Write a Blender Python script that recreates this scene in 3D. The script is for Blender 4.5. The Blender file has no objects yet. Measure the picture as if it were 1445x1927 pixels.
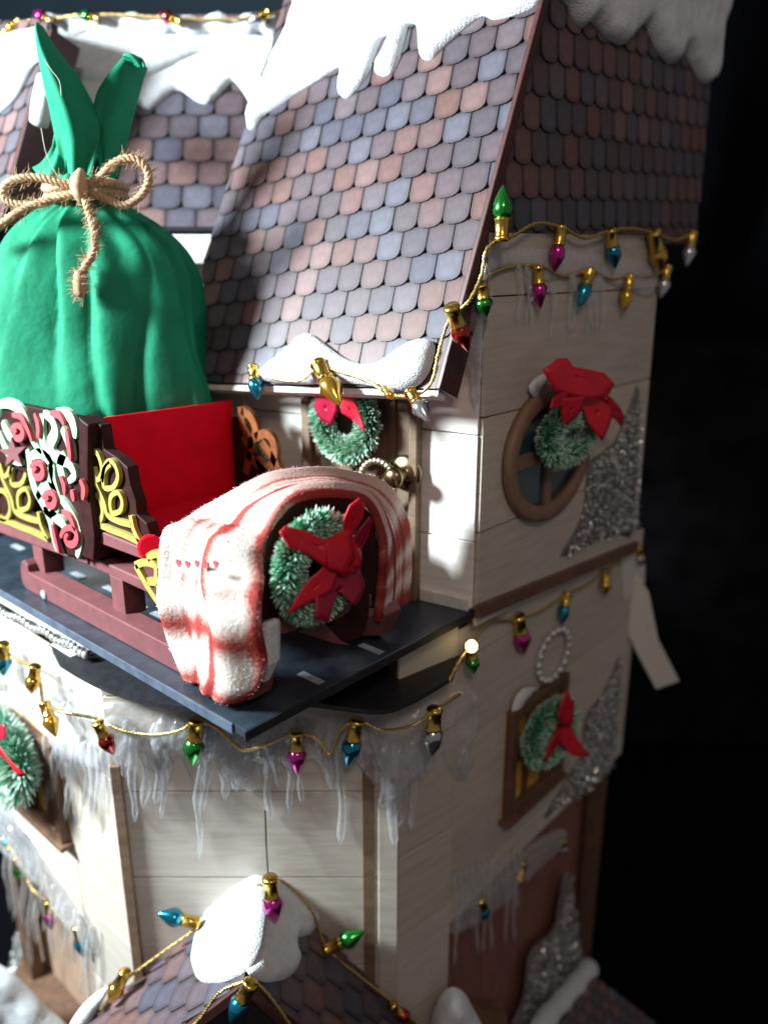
import bpy, bmesh, math, random
from mathutils import Vector as V, Matrix, Quaternion, noise, geometry
random.seed(7)
R = math.radians
# ------------------------------------------------------------------ camera, lamps, exposure (1 unit = 10 cm)
sc = bpy.context.scene
YAW, PITCH, FOC, PW, PH = R(41.5), math.atan2(463.5, 1500), 1500.0, 1445.0, 1927.0
CAM = V((3.946, -2.907, 3.0))
cd = bpy.data.cameras.new('camera'); cam = bpy.data.objects.new('camera', cd); sc.collection.objects.link(cam)
cam.location = CAM; cam.rotation_euler = (R(90) - PITCH, 0, YAW)
cd.sensor_fit = 'VERTICAL'; cd.sensor_height = 36; cd.lens = 36 * FOC / PH
cd.clip_start = 0.05; cd.clip_end = 200
cd.dof.use_dof = True; cd.dof.focus_distance = 6.2; cd.dof.aperture_fstop = 0.27
sc.camera = cam
w = bpy.data.worlds.new('World'); sc.world = w; w.use_nodes = True
bg = w.node_tree.nodes['Background']; bg.inputs[0].default_value = (0.90, 0.84, 0.86, 1); bg.inputs[1].default_value = 0.16
def area(name, loc, target, size, power, col):
    d = bpy.data.lights.new(name, 'AREA'); d.shape = 'DISK'; d.size = size; d.energy = power; d.color = col
    o = bpy.data.objects.new(name, d); sc.collection.objects.link(o); o.location = loc
    o.rotation_euler = (V(target) - V(loc)).to_track_quat('-Z', 'Y').to_euler(); return o
area('desk_lamp_light', (-7.5, -7.9, 6.9), (-1.2, 1.4, 0.2), 2.8, 7900, (0.84, 0.96, 1.0))
area('room_light', (9.0, -6.5, 11.0), (0, 2, 0), 3.0, 500, (1.0, 0.80, 0.68))
sc.view_settings.view_transform = 'Standard'; sc.view_settings.look = 'None'
sc.view_settings.exposure = 0; sc.view_settings.gamma = 1
sc.cycles.use_denoising = True; sc.cycles.max_bounces = 8; sc.cycles.transmission_bounces = 8
sc.cycles.caustics_refractive = False; sc.cycles.caustics_reflective = False
sc.cycles.sample_clamp_indirect = 6

# ------------------------------------------------------------------ frames: planes of the model house
FWD = V((-math.sin(YAW)*math.cos(PITCH), math.cos(YAW)*math.cos(PITCH), -math.sin(PITCH)))
RT = V((math.cos(YAW), math.sin(YAW), 0)); UP = RT.cross(FWD)
NC = V((math.sin(YAW), -math.cos(YAW), 0))
Z = V((0, 0, 1))
def ray(px, py): return FWD*FOC + RT*(px - PW/2) + UP*(PH/2 - py)
class Fr:                       # a flat face of the model: origin, in-plane axes u and v, outward normal n
    def __init__(s, o, u, n=None, v=None):
        s.o = V(o); s.u = V(u).normalized()
        if v is None: s.n = V(n).normalized(); s.v = s.n.cross(s.u)
        else: s.v = V(v).normalized(); s.n = s.u.cross(s.v).normalized()
        if s.v.z < 0: s.v = -s.v
        if s.n.dot(CAM - s.o) < 0: s.n = -s.n
        s.n.normalize()
    def P(s, a, b, c=0): return s.o + s.u*a + s.v*b + s.n*c
    def at(s, px, py, c=0):
        d = ray(px, py); return CAM + d*((s.o + s.n*c - CAM).dot(s.n)/d.dot(s.n))
    def uv(s, px, py, c=0):
        p = s.at(px, py, c) - s.o; return (p.dot(s.u), p.dot(s.v))
def on_ground(px, py, z):
    d = ray(px, py); return CAM + d*((z - CAM.z)/d.z)
FW = Fr((.12, 2.644, 0), (0, 1, 0), (1, 0, 0))                   # tower right wall
FT = Fr((.12, 2.644, 0), (-.986, -.165, 0), (.165, -.986, 0))     # tower front wall
_rake = V((0, 1.215, 2.898)); _e1 = ray(-1400, 765).normalized(); _n = _rake.cross(_e1).normalized()
FR = Fr((.12, 2.095, 2.102), _e1, _n)                             # bright roof slope
FD = Fr((.10, 2.486, 3.18), V((0, 1, .045)), V((1, 0, .02)))      # dark roof slope
BC = CAM + V((-NC.x, -NC.y, 0))*9.3
FB = Fr((BC.x, BC.y, 3.45), RT, (NC + Z*.45))                     # rear wing roof
FC = Fr((-.113, 1.853, 0), RT, NC)                                # bay front
FL = Fr((-2.05, .154, 0), (1, 0, 0), (0, -1, 0))                  # left lower wall
FS = Fr((0, 2.55, 0), (.16, .987, 0), (.987, -.16, 0))            # bay right side
FX = Fr((0, 2.55, 0), (0, 1, 0), (1, 0, 0))                       # lower right wall
SN = Fr((0, .25, 0), (1, 0, 0), (0, -1, 0))                       # sled near side
SF = Fr((0, 1.86, 0), (1, 0, 0), (0, -1, 0))                      # sled far side
DX = Fr((0, 0, 0), (0, 1, 0), (1, 0, 0))                          # sled dash
KC = V((-3.22, 1.22, 0)); FK = Fr(KC, RT, NC)                       # sack

# ------------------------------------------------------------------ materials
MAT = {}
def lin(r, g, b): return tuple(((c/255)/12.92 if c/255 <= .04045 else ((c/255+.055)/1.055)**2.4) for c in (r, g, b))
def mat(name, col, rough=.6, metal=0, var=None, scale=8, bump=0, bscale=60, obj_rand=None, **kw):
    m = bpy.data.materials.new(name); m.use_nodes = True; nt = m.node_tree; b = nt.nodes['Principled BSDF']
    b.inputs['Base Color'].default_value = (*col, 1); b.inputs['Roughness'].default_value = rough; b.inputs['Metallic'].default_value = metal
    for k, v in kw.items(): b.inputs[k.replace('_', ' ')].default_value = v
    N = nt.nodes.new; L = nt.links.new
    tc = N('ShaderNodeTexCoord')
    out = None
    if var:
        t = N('ShaderNodeTexNoise'); t.inputs['Scale'].default_value = scale; t.inputs['Detail'].default_value = 6; L(tc.outputs['Object'], t.inputs['Vector'])
        r = N('ShaderNodeValToRGB'); r.color_ramp.elements[0].position = .32; r.color_ramp.elements[1].position = .68
        r.color_ramp.elements[0].color = (*col, 1); r.color_ramp.elements[1].color = (*var, 1); L(t.outputs[0], r.inputs[0]); out = r.outputs[0]
    if obj_rand:
        oi = N('ShaderNodeObjectInfo'); r2 = N('ShaderNodeValToRGB'); r2.color_ramp.interpolation = 'CONSTANT'
        for i, c in enumerate(obj_rand):
            e = r2.color_ramp.elements[i] if i < 2 else r2.color_ramp.elements.new(i/len(obj_rand))
            e.position = i/len(obj_rand); e.color = (*c, 1)
        L(oi.outputs['Random'], r2.inputs[0])
        if out:
            mx = N('ShaderNodeMix'); mx.data_type = 'RGBA'; mx.blend_type = 'MULTIPLY'; mx.inputs[0].default_value = 1
            L(r2.outputs[0], mx.inputs[6]); L(out, mx.inputs[7]); out = mx.outputs[2]
        else: out = r2.outputs[0]
    if out: L(out, b.inputs['Base Color'])
    if bump:
        t = N('ShaderNodeTexNoise'); t.inputs['Scale'].default_value = bscale; t.inputs['Detail'].default_value = 5; L(tc.outputs['Object'], t.inputs['Vector'])
        bp = N('ShaderNodeBump'); bp.inputs['Strength'].default_value = bump; bp.inputs['Distance'].default_value = .02
        L(t.outputs[0], bp.inputs['Height']); L(bp.outputs[0], b.inputs['Normal'])
    MAT[name] = m; return m
def wood(name, a, b_, stretch, rnd=None, rough=.55):
    m = mat(name, a, rough, obj_rand=rnd); nt = m.node_tree; N = nt.nodes.new; L = nt.links.new; b = nt.nodes['Principled BSDF']
    tc = N('ShaderNodeTexCoord'); mp = N('ShaderNodeMapping'); mp.inputs['Scale'].default_value = stretch; L(tc.outputs['Object'], mp.inputs[0])
    t = N('ShaderNodeTexNoise'); t.inputs['Scale'].default_value = 1; t.inputs['Detail'].default_value = 8; t.inputs['Roughness'].default_value = .65; t.inputs['Distortion'].default_value = .6; L(mp.outputs[0], t.inputs['Vector'])
    r = N('ShaderNodeValToRGB'); r.color_ramp.elements[0].position = .3; r.color_ramp.elements[1].position = .62
    r.color_ramp.elements[0].color = (*b_, 1); r.color_ramp.elements[1].color = (*a, 1); L(t.outputs[0], r.inputs[0])
    src = r.outputs[0]
    if rnd:
        mx = N('ShaderNodeMix'); mx.data_type = 'RGBA'; mx.blend_type = 'MULTIPLY'; mx.inputs[0].default_value = 1
        L(b.inputs['Base Color'].links[0].from_socket, mx.inputs[6]); L(src, mx.inputs[7]); src = mx.outputs[2]
    L(src, b.inputs['Base Color'])
    bp = N('ShaderNodeBump'); bp.inputs['Strength'].default_value = .25; bp.inputs['Distance'].default_value = .01; L(t.outputs[0], bp.inputs['Height']); L(bp.outputs[0], b.inputs['Normal'])
    return m
wood('cream_plank', (.60, .55, .48), (.49, .43, .365), (1.6, 1.6, 16), rnd=[(1, 1, 1), (.93, .92, .9), (.98, .95, .92), (.88, .87, .86)])
wood('cream_plank_lit', (.84, .82, .78), (.68, .64, .58), (1.6, 1.6, 16))  # paler copy of the cream planks, strong light put into the colour
wood('trim_brown', (.16, .085, .05), (.08, .04, .025), (6, 6, 6))
wood('tan_wood', (.20, .13, .08), (.12, .075, .05), (3, 3, 12))
wood('door_wood', (.17, .115, .07), (.09, .06, .04), (14, 14, 2))
wood('red_brown_wall', (.29, .125, .095), (.19, .08, .065), (10, 10, 2))
wood('pale_door', (.46, .32, .22), (.34, .22, .15), (12, 12, 1.5))
wood('window_brown', (.25, .15, .10), (.17, .10, .065), (6, 6, 6))
mat('joint', (.05, .035, .028), .9)
mat('rake_edge', (.075, .022, .018), .45, var=(.045, .016, .014), scale=20)
mat('roof_backing', (.030, .028, .036), .7)
# printed slate shingle: random tint per piece, streaks, inked border by uv
def shingle_mat():
    m = mat('shingle', (.1, .1, .1), .46, Specular_IOR_Level=.40, obj_rand=[(0.096, 0.068, 0.08), (0.08, 0.074, 0.096), (0.138, 0.076, 0.074), (0.092, 0.068, 0.078), (0.068, 0.066, 0.09), (0.158, 0.096, 0.092), (0.084, 0.062, 0.072), (0.1, 0.096, 0.122), (0.122, 0.076, 0.078), (0.078, 0.064, 0.076), (0.13, 0.07, 0.064), (0.108, 0.084, 0.096)])
    nt = m.node_tree; N = nt.nodes.new; L = nt.links.new; b = nt.nodes['Principled BSDF']; src = b.inputs['Base Color'].links[0].from_socket
    uv = N('ShaderNodeUVMap'); sp = N('ShaderNodeSeparateXYZ'); L(uv.outputs[0], sp.inputs[0])
    def m1(op, a, c):
        n = N('ShaderNodeMath'); n.operation = op
        for i, x in enumerate((a, c)):
            if isinstance(x, (int, float)): n.inputs[i].default_value = x
            else: L(x, n.inputs[i])
        return n.outputs[0]
    dx = m1('ABSOLUTE', m1('SUBTRACT', sp.outputs[0], .5), 0); dx = m1('POWER', m1('MULTIPLY', dx, 2.0), 4)
    dy = m1('POWER', m1('ABSOLUTE', m1('MULTIPLY', m1('SUBTRACT', sp.outputs[1], .5), 2.0), 0), 4)
    e = m1('MINIMUM', m1('ADD', dx, dy), 1)
    tc = N('ShaderNodeTexCoord'); t = N('ShaderNodeTexNoise'); t.inputs['Scale'].default_value = 14; t.inputs['Detail'].default_value = 4
    L(tc.outputs['Object'], t.inputs['Vector'])
    f = m1('MULTIPLY', m1('SUBTRACT', 1, m1('MULTIPLY', e, .58)), m1('ADD', .62, m1('MULTIPLY', t.outputs[0], .8)))
    mx = N('ShaderNodeMix'); mx.data_type = 'RGBA'; mx.blend_type = 'MULTIPLY'; mx.inputs[0].default_value = 1
    cb = N('ShaderNodeCombineColor'); [L(f, cb.inputs[i]) for i in range(3)]
    L(src, mx.inputs[6]); L(cb.outputs[0], mx.inputs[7]); L(mx.outputs[2], b.inputs['Base Color'])
shingle_mat()
mat('snow_felt', (.72, .75, .77), .95, bump=.8, bscale=60, var=(.63, .66, .69), scale=9)
mat('white_board', (.74, .73, .70), .7, var=(.6, .58, .55), scale=10)
mat('black_card', (.009, .010, .013), .5, var=(.018, .019, .022), scale=14, bump=.3, bscale=90)
mat('slate_top', (.030, .044, .060), .26, var=(.016, .022, .032), scale=5, bump=.15, bscale=120)
mat('slab_edge_lit', (.09, .115, .155), .4, var=(.055, .07, .10), scale=9)  # deck edge colour with the light on its lit side painted in
mat('marking_white', (.34, .38, .41), .6, var=(.20, .23, .25), scale=20)
def ice_mat(name, col, alpha, rough, amount):
    m = mat(name, col, rough, bump=.9, bscale=13); nt = m.node_tree; b = nt.nodes['Principled BSDF']
    b.inputs['Transmission Weight'].default_value = alpha; b.inputs['IOR'].default_value = 1.40
    b.inputs['Specular IOR Level'].default_value = .8
    tr = nt.nodes.new('ShaderNodeBsdfTransparent'); tr.inputs[0].default_value = (.97, .98, 1, 1); mx = nt.nodes.new('ShaderNodeMixShader')
    lw = nt.nodes.new('ShaderNodeLayerWeight'); lw.inputs[0].default_value = .35; mr = nt.nodes.new('ShaderNodeMapRange')
    mr.inputs['To Min'].default_value = amount; mr.inputs['To Max'].default_value = min(1, amount+.42)
    gl = nt.nodes.new('ShaderNodeBsdfGlossy'); gl.inputs['Roughness'].default_value = .16; m2 = nt.nodes.new('ShaderNodeMixShader'); fn = nt.nodes.new('ShaderNodeMath'); fn.operation = 'MULTIPLY'
    nrm = b.inputs['Normal'].links[0].from_socket; nt.links.new(nrm, gl.inputs['Normal']); ge = nt.nodes.new('ShaderNodeNewGeometry')
    pw = nt.nodes.new('ShaderNodeMath'); pw.operation = 'POWER'; pw.inputs[1].default_value = 3; ma = nt.nodes.new('ShaderNodeMath'); ma.operation = 'MULTIPLY_ADD'; ma.inputs[1].default_value = .12; ma.inputs[2].default_value = .05
    bf = nt.nodes.new('ShaderNodeMath'); bf.operation = 'SUBTRACT'; bf.inputs[0].default_value = 1; nt.links.new(ge.outputs['Backfacing'], bf.inputs[1])
    nt.links.new(lw.outputs['Facing'], pw.inputs[0]); nt.links.new(pw.outputs[0], ma.inputs[0]); nt.links.new(ma.outputs[0], fn.inputs[0]); nt.links.new(bf.outputs[0], fn.inputs[1])
    o = nt.nodes['Material Output']; nt.links.new(lw.outputs['Facing'], mr.inputs['Value']); nt.links.new(mr.outputs[0], mx.inputs[0])
    nt.links.new(tr.outputs[0], mx.inputs[1]); nt.links.new(b.outputs[0], mx.inputs[2]); nt.links.new(fn.outputs[0], m2.inputs[0]); nt.links.new(mx.outputs[0], m2.inputs[1]); nt.links.new(gl.outputs[0], m2.inputs[2]); nt.links.new(m2.outputs[0], o.inputs['Surface'])
ice_mat('ice', (.94, .95, .96), .20, .08, .08)
ice_mat('ice_milky', (.93, .94, .95), .10, .12, .14)
mat('gold', (.78, .50, .10), .22, 1, bump=.2, bscale=20)
mat('gold_cord', (.70, .50, .18), .35, .9)
for n, c in dict(magenta=(.62, .03, .33), blue=(.01, .27, .42), green=(.03, .36, .05), red=(.45, .03, .02), amber=(.72, .42, .05), silver=(.55, .55, .58)).items():
    mat('bulb_'+n, c, .20, .9, Coat_Weight=.7, Coat_Roughness=.05)
mat('brass', (.36, .26, .13), .28, 1, var=(.2, .14, .08), scale=12)
mat('brass_light', (.50, .44, .30), .4, 1)
mat('velvet_red', (.78, .002, .022), .85, var=(.66, .002, .018), scale=6, bump=.15, bscale=140, Specular_IOR_Level=.15)
mat('ribbon_red', (.66, .006, .020), .5, var=(.52, .004, .028), scale=5)
mat('sled_pink', (.165, .050, .055), .6, var=(.125, .038, .042), scale=7, bump=.1, bscale=40)
mat('sled_dark', (.034, .011, .010), .5, var=(.022, .007, .007), scale=9, Specular_IOR_Level=.12)
mat('sled_inner', (.020, .008, .008), .7)
mat('gold_paint', (.40, .35, .085), .5, .2, var=(.33, .28, .07), scale=18)
mat('copper_paint', (.30, .10, .03), .4, .4, var=(.18, .06, .02), scale=14)
mat('mint_paint', (.38, .50, .37), .5, var=(.26, .40, .25), scale=16)
mat('coral_paint', (.50, .065, .08), .5, var=(.40, .05, .065), scale=16)
mat('twine', (.50, .34, .20), .85, var=(.38, .24, .13), scale=30)
mat('beads', (.62, .62, .60), .2, .6)
mat('glitter_base', (.17, .165, .16), .8, var=(.09, .09, .10), scale=16)
mat('glitter', (.80, .80, .78), .30, .6)
mat('window_gold', (.75, .42, .05), .45, .1, var=(.55, .28, .03), scale=9)
mat('pane_dark', (.025, .055, .065), .12, var=(.035, .07, .08), scale=4)
mat('paper_white', (.66, .63, .56), .7)
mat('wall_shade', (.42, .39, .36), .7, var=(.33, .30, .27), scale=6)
mat('backdrop', (.0022, .0026, .004), .95, var=(.0035, .004, .006), scale=.6, Specular_IOR_Level=.05)
mat('dim_cloth', (.012, .012, .014), .95, var=(.004, .004, .005), scale=1.2, Specular_IOR_Level=.05)
mat('room_wall', (.016, .034, .052), .9, var=(.013, .028, .042), scale=.5)
mat('hair_fibre', (.6, .55, .45), .7)
m = mat('glint_emission', (1, .8, .4), .3); b = m.node_tree.nodes['Principled BSDF']; b.inputs['Emission Color'].default_value = (1, .72, .28, 1); b.inputs['Emission Strength'].default_value = 4  # emission imitates a warm glint on the string, no lamp there
# sack cloth with a weave
m = mat('sack_green', (.008, .225, .118), .7, var=(.006, .185, .094), scale=3, Specular_IOR_Level=.2, Sheen_Weight=.0, Sheen_Roughness=.4)
nt = m.node_tree; tc = nt.nodes.new('ShaderNodeTexCoord'); wv = nt.nodes.new('ShaderNodeTexWave'); wv.inputs['Scale'].default_value = 22; wv.bands_direction = 'Z'; wv.inputs['Distortion'].default_value = .3
nt.nodes['Principled BSDF'].inputs['Sheen Tint'].default_value = (.5, 1, .85, 1)
ns = nt.nodes.new('ShaderNodeTexNoise'); ns.inputs['Scale'].default_value = 3.6; ns.inputs['Detail'].default_value = 3
b1 = nt.nodes.new('ShaderNodeBump'); b1.inputs['Strength'].default_value = .25; b1.inputs['Distance'].default_value = .006
b2 = nt.nodes.new('ShaderNodeBump'); b2.inputs['Strength'].default_value = .18; b2.inputs['Distance'].default_value = .12
for a, c in ((tc.outputs['Object'], wv.inputs[0]), (tc.outputs['Object'], ns.inputs['Vector']), (wv.outputs[1], b1.inputs['Height']), (ns.outputs[0], b2.inputs['Height']), (b2.outputs[0], b1.inputs['Normal']), (b1.outputs[0], nt.nodes['Principled BSDF'].inputs['Normal'])): nt.links.new(a, c)
# needles coloured by attribute
def attr_mat(name, rough):
    m = mat(name, (.1, .3, .1), rough); nt = m.node_tree; a = nt.nodes.new('ShaderNodeAttribute'); a.attribute_name = 'Col'
    nt.links.new(a.outputs[0], nt.nodes['Principled BSDF'].inputs['Base Color'])
attr_mat('needles', .6)
attr_mat('blanket_fuzz', .9)
PL_U = [(.60, .065, .62), (.97, .05, .5), (.21, .012, .40), (.36, .012, .30)]
PL_V = [(.015, .018, .6), (.140, .022, .60), (.225, .006, .42), (.34, .010, .45), (.62, .17, .30), (.85, .03, .62), (.92, .015, .5), (.985, .02, .7)]
# plaid blanket: uv.x across, uv.y along the cloth
def plaid():
    m = mat('plaid', (.8, .75, .7), .95, Specular_IOR_Level=.1); nt = m.node_tree; N = nt.nodes.new; L = nt.links.new; b = nt.nodes['Principled BSDF']
    def mm(op, a, c=0, d=0):
        n = N('ShaderNodeMath'); n.operation = op
        for i, x in enumerate((a, c, d)):
            if isinstance(x, (int, float)): n.inputs[i].default_value = x
            else: L(x, n.inputs[i])
        return n.outputs[0]
    uv = N('ShaderNodeUVMap'); sp = N('ShaderNodeSeparateXYZ'); L(uv.outputs[0], sp.inputs[0])
    nz = N('ShaderNodeTexNoise'); nz.inputs['Scale'].default_value = 38; nz.inputs['Detail'].default_value = 4
    tc = N('ShaderNodeTexCoord'); L(tc.outputs['Object'], nz.inputs['Vector'])
    jit = mm('MULTIPLY', mm('SUBTRACT', nz.outputs[0], .5), .07)
    U = mm('ADD', sp.outputs[0], jit); Vv = mm('ADD', sp.outputs[1], mm('MULTIPLY', jit, .35))
    def band(x, c, h, soft=.03):  # 1 inside |x-c|<h
        d = mm('ABSOLUTE', mm('SUBTRACT', x, c)); n = N('ShaderNodeMapRange'); n.inputs['From Min'].default_value = h+soft; n.inputs['From Max'].default_value = h-soft
        L(d, n.inputs['Value']); return n.outputs[0]
    a = None
    for ce, h, wt in PL_U:
        q = mm('MULTIPLY', band(U, ce, h, .035), wt); a = q if a is None else mm('MAXIMUM', a, q)
    c = None
    for ce, h, wt in PL_V:
        q = mm('MULTIPLY', band(Vv, ce, h, .02), wt); c = q if c is None else mm('MAXIMUM', c, q)
    s = mm('MINIMUM', mm('ADD', a, c), 1)
    r = N('ShaderNodeValToRGB'); e = r.color_ramp.elements
    e[0].position = 0; e[0].color = (.70, .66, .60, 1); e[1].position = 1; e[1].color = (.20, .018, .018, 1)
    e2 = e.new(.55); e2.color = (.34, .065, .052, 1)
    L(s, r.inputs[0]); L(r.outputs[0], b.inputs['Base Color'])
    bp = N('ShaderNodeBump'); bp.inputs['Strength'].default_value = .4; bp.inputs['Distance'].default_value = .015; L(nz.outputs[0], bp.inputs['Height']); L(bp.outputs[0], b.inputs['Normal'])
plaid()

# ------------------------------------------------------------------ objects
ORI = {}
def empty(name, loc, label, cat, group=None):
    o = bpy.data.objects.new(name, None); sc.collection.objects.link(o); o.location = loc; o.empty_display_size = .1
    o['label'] = label; o['category'] = cat
    if group: o['group'] = group
    ORI[o] = V(loc); return o
class MB:
    def __init__(s): s.v = []; s.f = []; s.uv = {}; s.col = {}
    def add(s, vs, fs):
        k = len(s.v); s.v += [V(x) for x in vs]; s.f += [tuple(i+k for i in f) for f in fs]; return k
    def box(s, o, a, b, c):          # corner + three edge vectors
        o, a, b, c = V(o), V(a), V(b), V(c)
        s.add([o, o+a, o+a+b, o+b, o+c, o+a+c, o+a+b+c, o+b+c], [(0,3,2,1), (4,5,6,7), (0,1,5,4), (1,2,6,5), (2,3,7,6), (3,0,4,7)])
    def bar(s, p, q, wd, ht, up=Z):
        p, q = V(p), V(q); d = (q-p).normalized(); sd = d.cross(up).normalized(); u = sd.cross(d).normalized()
        s.box(p - sd*wd/2 - u*ht/2, q-p, sd*wd, u*ht)
    def prism(s, pts, ex):           # polygon points + extrusion vector
        n = len(pts); k = s.add(list(pts)+[V(p)+V(ex) for p in pts], [])
        s.f.append(tuple(range(k+n-1, k-1, -1))); s.f.append(tuple(range(k+n, k+2*n)))
        for i in range(n): j = (i+1) % n; s.f.append((k+i, k+j, k+n+j, k+n+i))
    def tube(s, pts, rad, n=8, cap=True, flat=None):
        pts = [V(p) for p in pts]; m = len(pts); rad = rad if isinstance(rad, (list, tuple)) else [rad]*m
        up = Z if abs((pts[-1]-pts[0]).normalized().dot(Z)) < .9 else V((1, 0, 0)); k0 = len(s.v); last = None
        for i, p in enumerate(pts):
            t = (pts[min(i+1, m-1)] - pts[max(i-1, 0)]); t = t.normalized() if t.length > 1e-9 else Z
            if last is None: a = t.cross(up).normalized()
            else: a = (last - t*last.dot(t)); a = a.normalized() if a.length > 1e-6 else t.orthogonal().normalized()
            last = a; b = t.cross(a)
            for j in range(n):
                th = 2*math.pi*j/n; s.v.append(p + (a*math.cos(th) + b*math.sin(th))*rad[i])
        for i in range(m-1):
            for j in range(n):
                q = (j+1) % n; s.f.append((k0+i*n+j, k0+i*n+q, k0+(i+1)*n+q, k0+(i+1)*n+j))
        if cap: s.f.append(tuple(k0+j for j in reversed(range(n)))); s.f.append(tuple(k0+(m-1)*n+j for j in range(n)))
    def lathe(s, o, ax, prof, n=16):  # prof: list (r, h)
        o, ax = V(o), V(ax).normalized(); a = ax.orthogonal().normalized(); b = ax.cross(a); k0 = len(s.v)
        for r, h in prof:
            for j in range(n): th = 2*math.pi*j/n; s.v.append(o + ax*h + (a*math.cos(th)+b*math.sin(th))*max(r, 1e-4))
        for i in range(len(prof)-1):
            for j in range(n): q = (j+1) % n; s.f.append((k0+i*n+j, k0+i*n+q, k0+(i+1)*n+q, k0+(i+1)*n+j))
        s.f.append(tuple(k0+j for j in reversed(range(n)))); s.f.append(tuple(k0+(len(prof)-1)*n+j for j in range(n)))
    def grid(s, rows, close=False):   # rows of points
        m, n = len(rows), len(rows[0]); k = s.add([p for r in rows for p in r], [])
        for i in range(m-1):
            for j in range(n if close else n-1):
                q = (j+1) % n; s.f.append((k+i*n+j, k+i*n+q, k+(i+1)*n+q, k+(i+1)*n+j))
        return k
    def mesh(s, name, off):
        me = bpy.data.meshes.new(name); me.from_pydata([tuple(v-off) for v in s.v], [], s.f); me.update(); return me
def build(name, mb, mt, parent=None, smooth=False, label=None, kind=None, cat=None, group=None, origin=None, bevel=0, solid=0, sub=0, fix=True):
    root = parent; off = V((0, 0, 0))
    if parent is not None: off = ORI[parent]
    elif origin is not None: off = V(origin)
    elif mb.v: off = sum((v for v in mb.v), V((0, 0, 0)))/len(mb.v)
    me = mb.mesh(name, off)
    if fix:
        bm = bmesh.new(); bm.from_mesh(me); bmesh.ops.recalc_face_normals(bm, faces=bm.faces); bm.to_mesh(me); bm.free()
    me.materials.append(MAT[mt])
    if smooth: me.shade_smooth()
    if mb.uv:
        l = me.uv_layers.new(name='UVMap')
        for lp in me.loops: l.data[lp.index].uv = mb.uv.get(lp.vertex_index, (0, 0))
    if mb.col:
        a = me.color_attributes.new('Col', 'FLOAT_COLOR', 'POINT')
        for i in range(len(me.vertices)): a.data[i].color = (*mb.col.get(i, (1, 1, 1)), 1)
    o = bpy.data.objects.new(name, me); sc.collection.objects.link(o)
    if parent is not None: o.parent = parent
    else: o.location = off
    ORI[o] = off
    if label: o['label'] = label
    if kind: o['kind'] = kind
    if cat: o['category'] = cat
    if group: o['group'] = group
    if bevel: md = o.modifiers.new('bevel', 'BEVEL'); md.width = bevel; md.segments = 2; md.limit_method = 'ANGLE'
    if solid: md = o.modifiers.new('solid', 'SOLIDIFY'); md.thickness = solid; md.offset = 0
    if sub: md = o.modifiers.new('sub', 'SUBSURF'); md.levels = sub; md.render_levels = sub
    return o
def inst(name, me, parent, M):
    o = bpy.data.objects.new(name, me); sc.collection.objects.link(o); o.parent = parent
    o.matrix_local = Matrix.Translation(-ORI[parent]) @ M; ORI[o] = V((0, 0, 0)); return o
def clip(poly, reg):                 # convex clip in 2d, reg counter-clockwise
    for i in range(len(reg)):
        a, b = reg[i], reg[(i+1) % len(reg)]; out = []
        ins = lambda p: (b[0]-a[0])*(p[1]-a[1]) - (b[1]-a[1])*(p[0]-a[0]) >= -1e-9
        for j in range(len(poly)):
            p, q = poly[j], poly[(j+1) % len(poly)]; ip, iq = ins(p), ins(q)
            if ip: out.append(p)
            if ip != iq:
                d1 = (b[0]-a[0])*(p[1]-a[1]) - (b[1]-a[1])*(p[0]-a[0]); d2 = (b[0]-a[0])*(q[1]-a[1]) - (b[1]-a[1])*(q[0]-a[0]); t = d1/(d1-d2)
                out.append((p[0]+(q[0]-p[0])*t, p[1]+(q[1]-p[1])*t))
        poly = out
        if len(poly) < 3: return []
    return poly
def area2(p): return sum(p[i][0]*p[(i+1) % len(p)][1]-p[(i+1) % len(p)][0]*p[i][1] for i in range(len(p)))/2
def ccw(p): return p if area2(p) > 0 else p[::-1]
def slab(name, fr, poly, t0, t1, mt, parent=None, **k):
    mb = MB(); mb.prism([fr.P(a, b, t0) for a, b in poly], fr.n*(t1-t0)); return build(name, mb, mt, parent, **k)
def pxpoly(fr, pts, c=0): return [fr.uv(x, y, c) for x, y in pts]
def spl(pts, n=6, closed=False):
    pts = [V(p) for p in pts]; out = []; m = len(pts)
    for i in range(m if closed else m-1):
        g = (lambda j: pts[j % m]) if closed else (lambda j: pts[max(0, min(m-1, j))])
        a, b, c, d = g(i-1), g(i), g(i+1), g(i+2)
        for k in range(n):
            t = k/n; out.append(.5*((2*b)+(c-a)*t+(2*a-5*b+4*c-d)*t*t+(3*b-a-3*c+d)*t**3))
    if not closed: out.append(pts[-1])
    return out
def planks(parent, fr, poly, hs, lens, t=.035, mt='cream_plank', back='joint', gap=.013):
    """wall made of single boards over a dark backing; hs = heights of the joints"""
    poly = ccw(poly); mb = MB(); mb.prism([fr.P(a, b, -.12) for a, b in poly], fr.n*.12); wall = build('wall', mb, back, parent)
    u0, u1 = min(p[0] for p in poly), max(p[0] for p in poly)
    for i in range(len(hs)-1):
        us = [u0-.1]; rr = random.Random(i*7+len(hs)); x = u0 + rr.uniform(.3, .8)*lens
        while x < u1 - .2: us.append(x); x += lens*rr.uniform(.7, 1.2)
        us.append(u1+.1)
        for j in range(len(us)-1):
            g = gap/2; q = clip(poly, [(us[j]+g, hs[i]+g), (us[j+1]-g, hs[i]+g), (us[j+1]-g, hs[i+1]-g), (us[j]+g, hs[i+1]-g)])
            if len(q) > 2 and abs(area2(q)) > .01:
                b = MB(); b.prism([fr.P(a, c, .001) for a, c in q], fr.n*(t+rr.uniform(-.003, .003))); build('plank', b, mt, wall, bevel=.004)
    return wall
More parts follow.
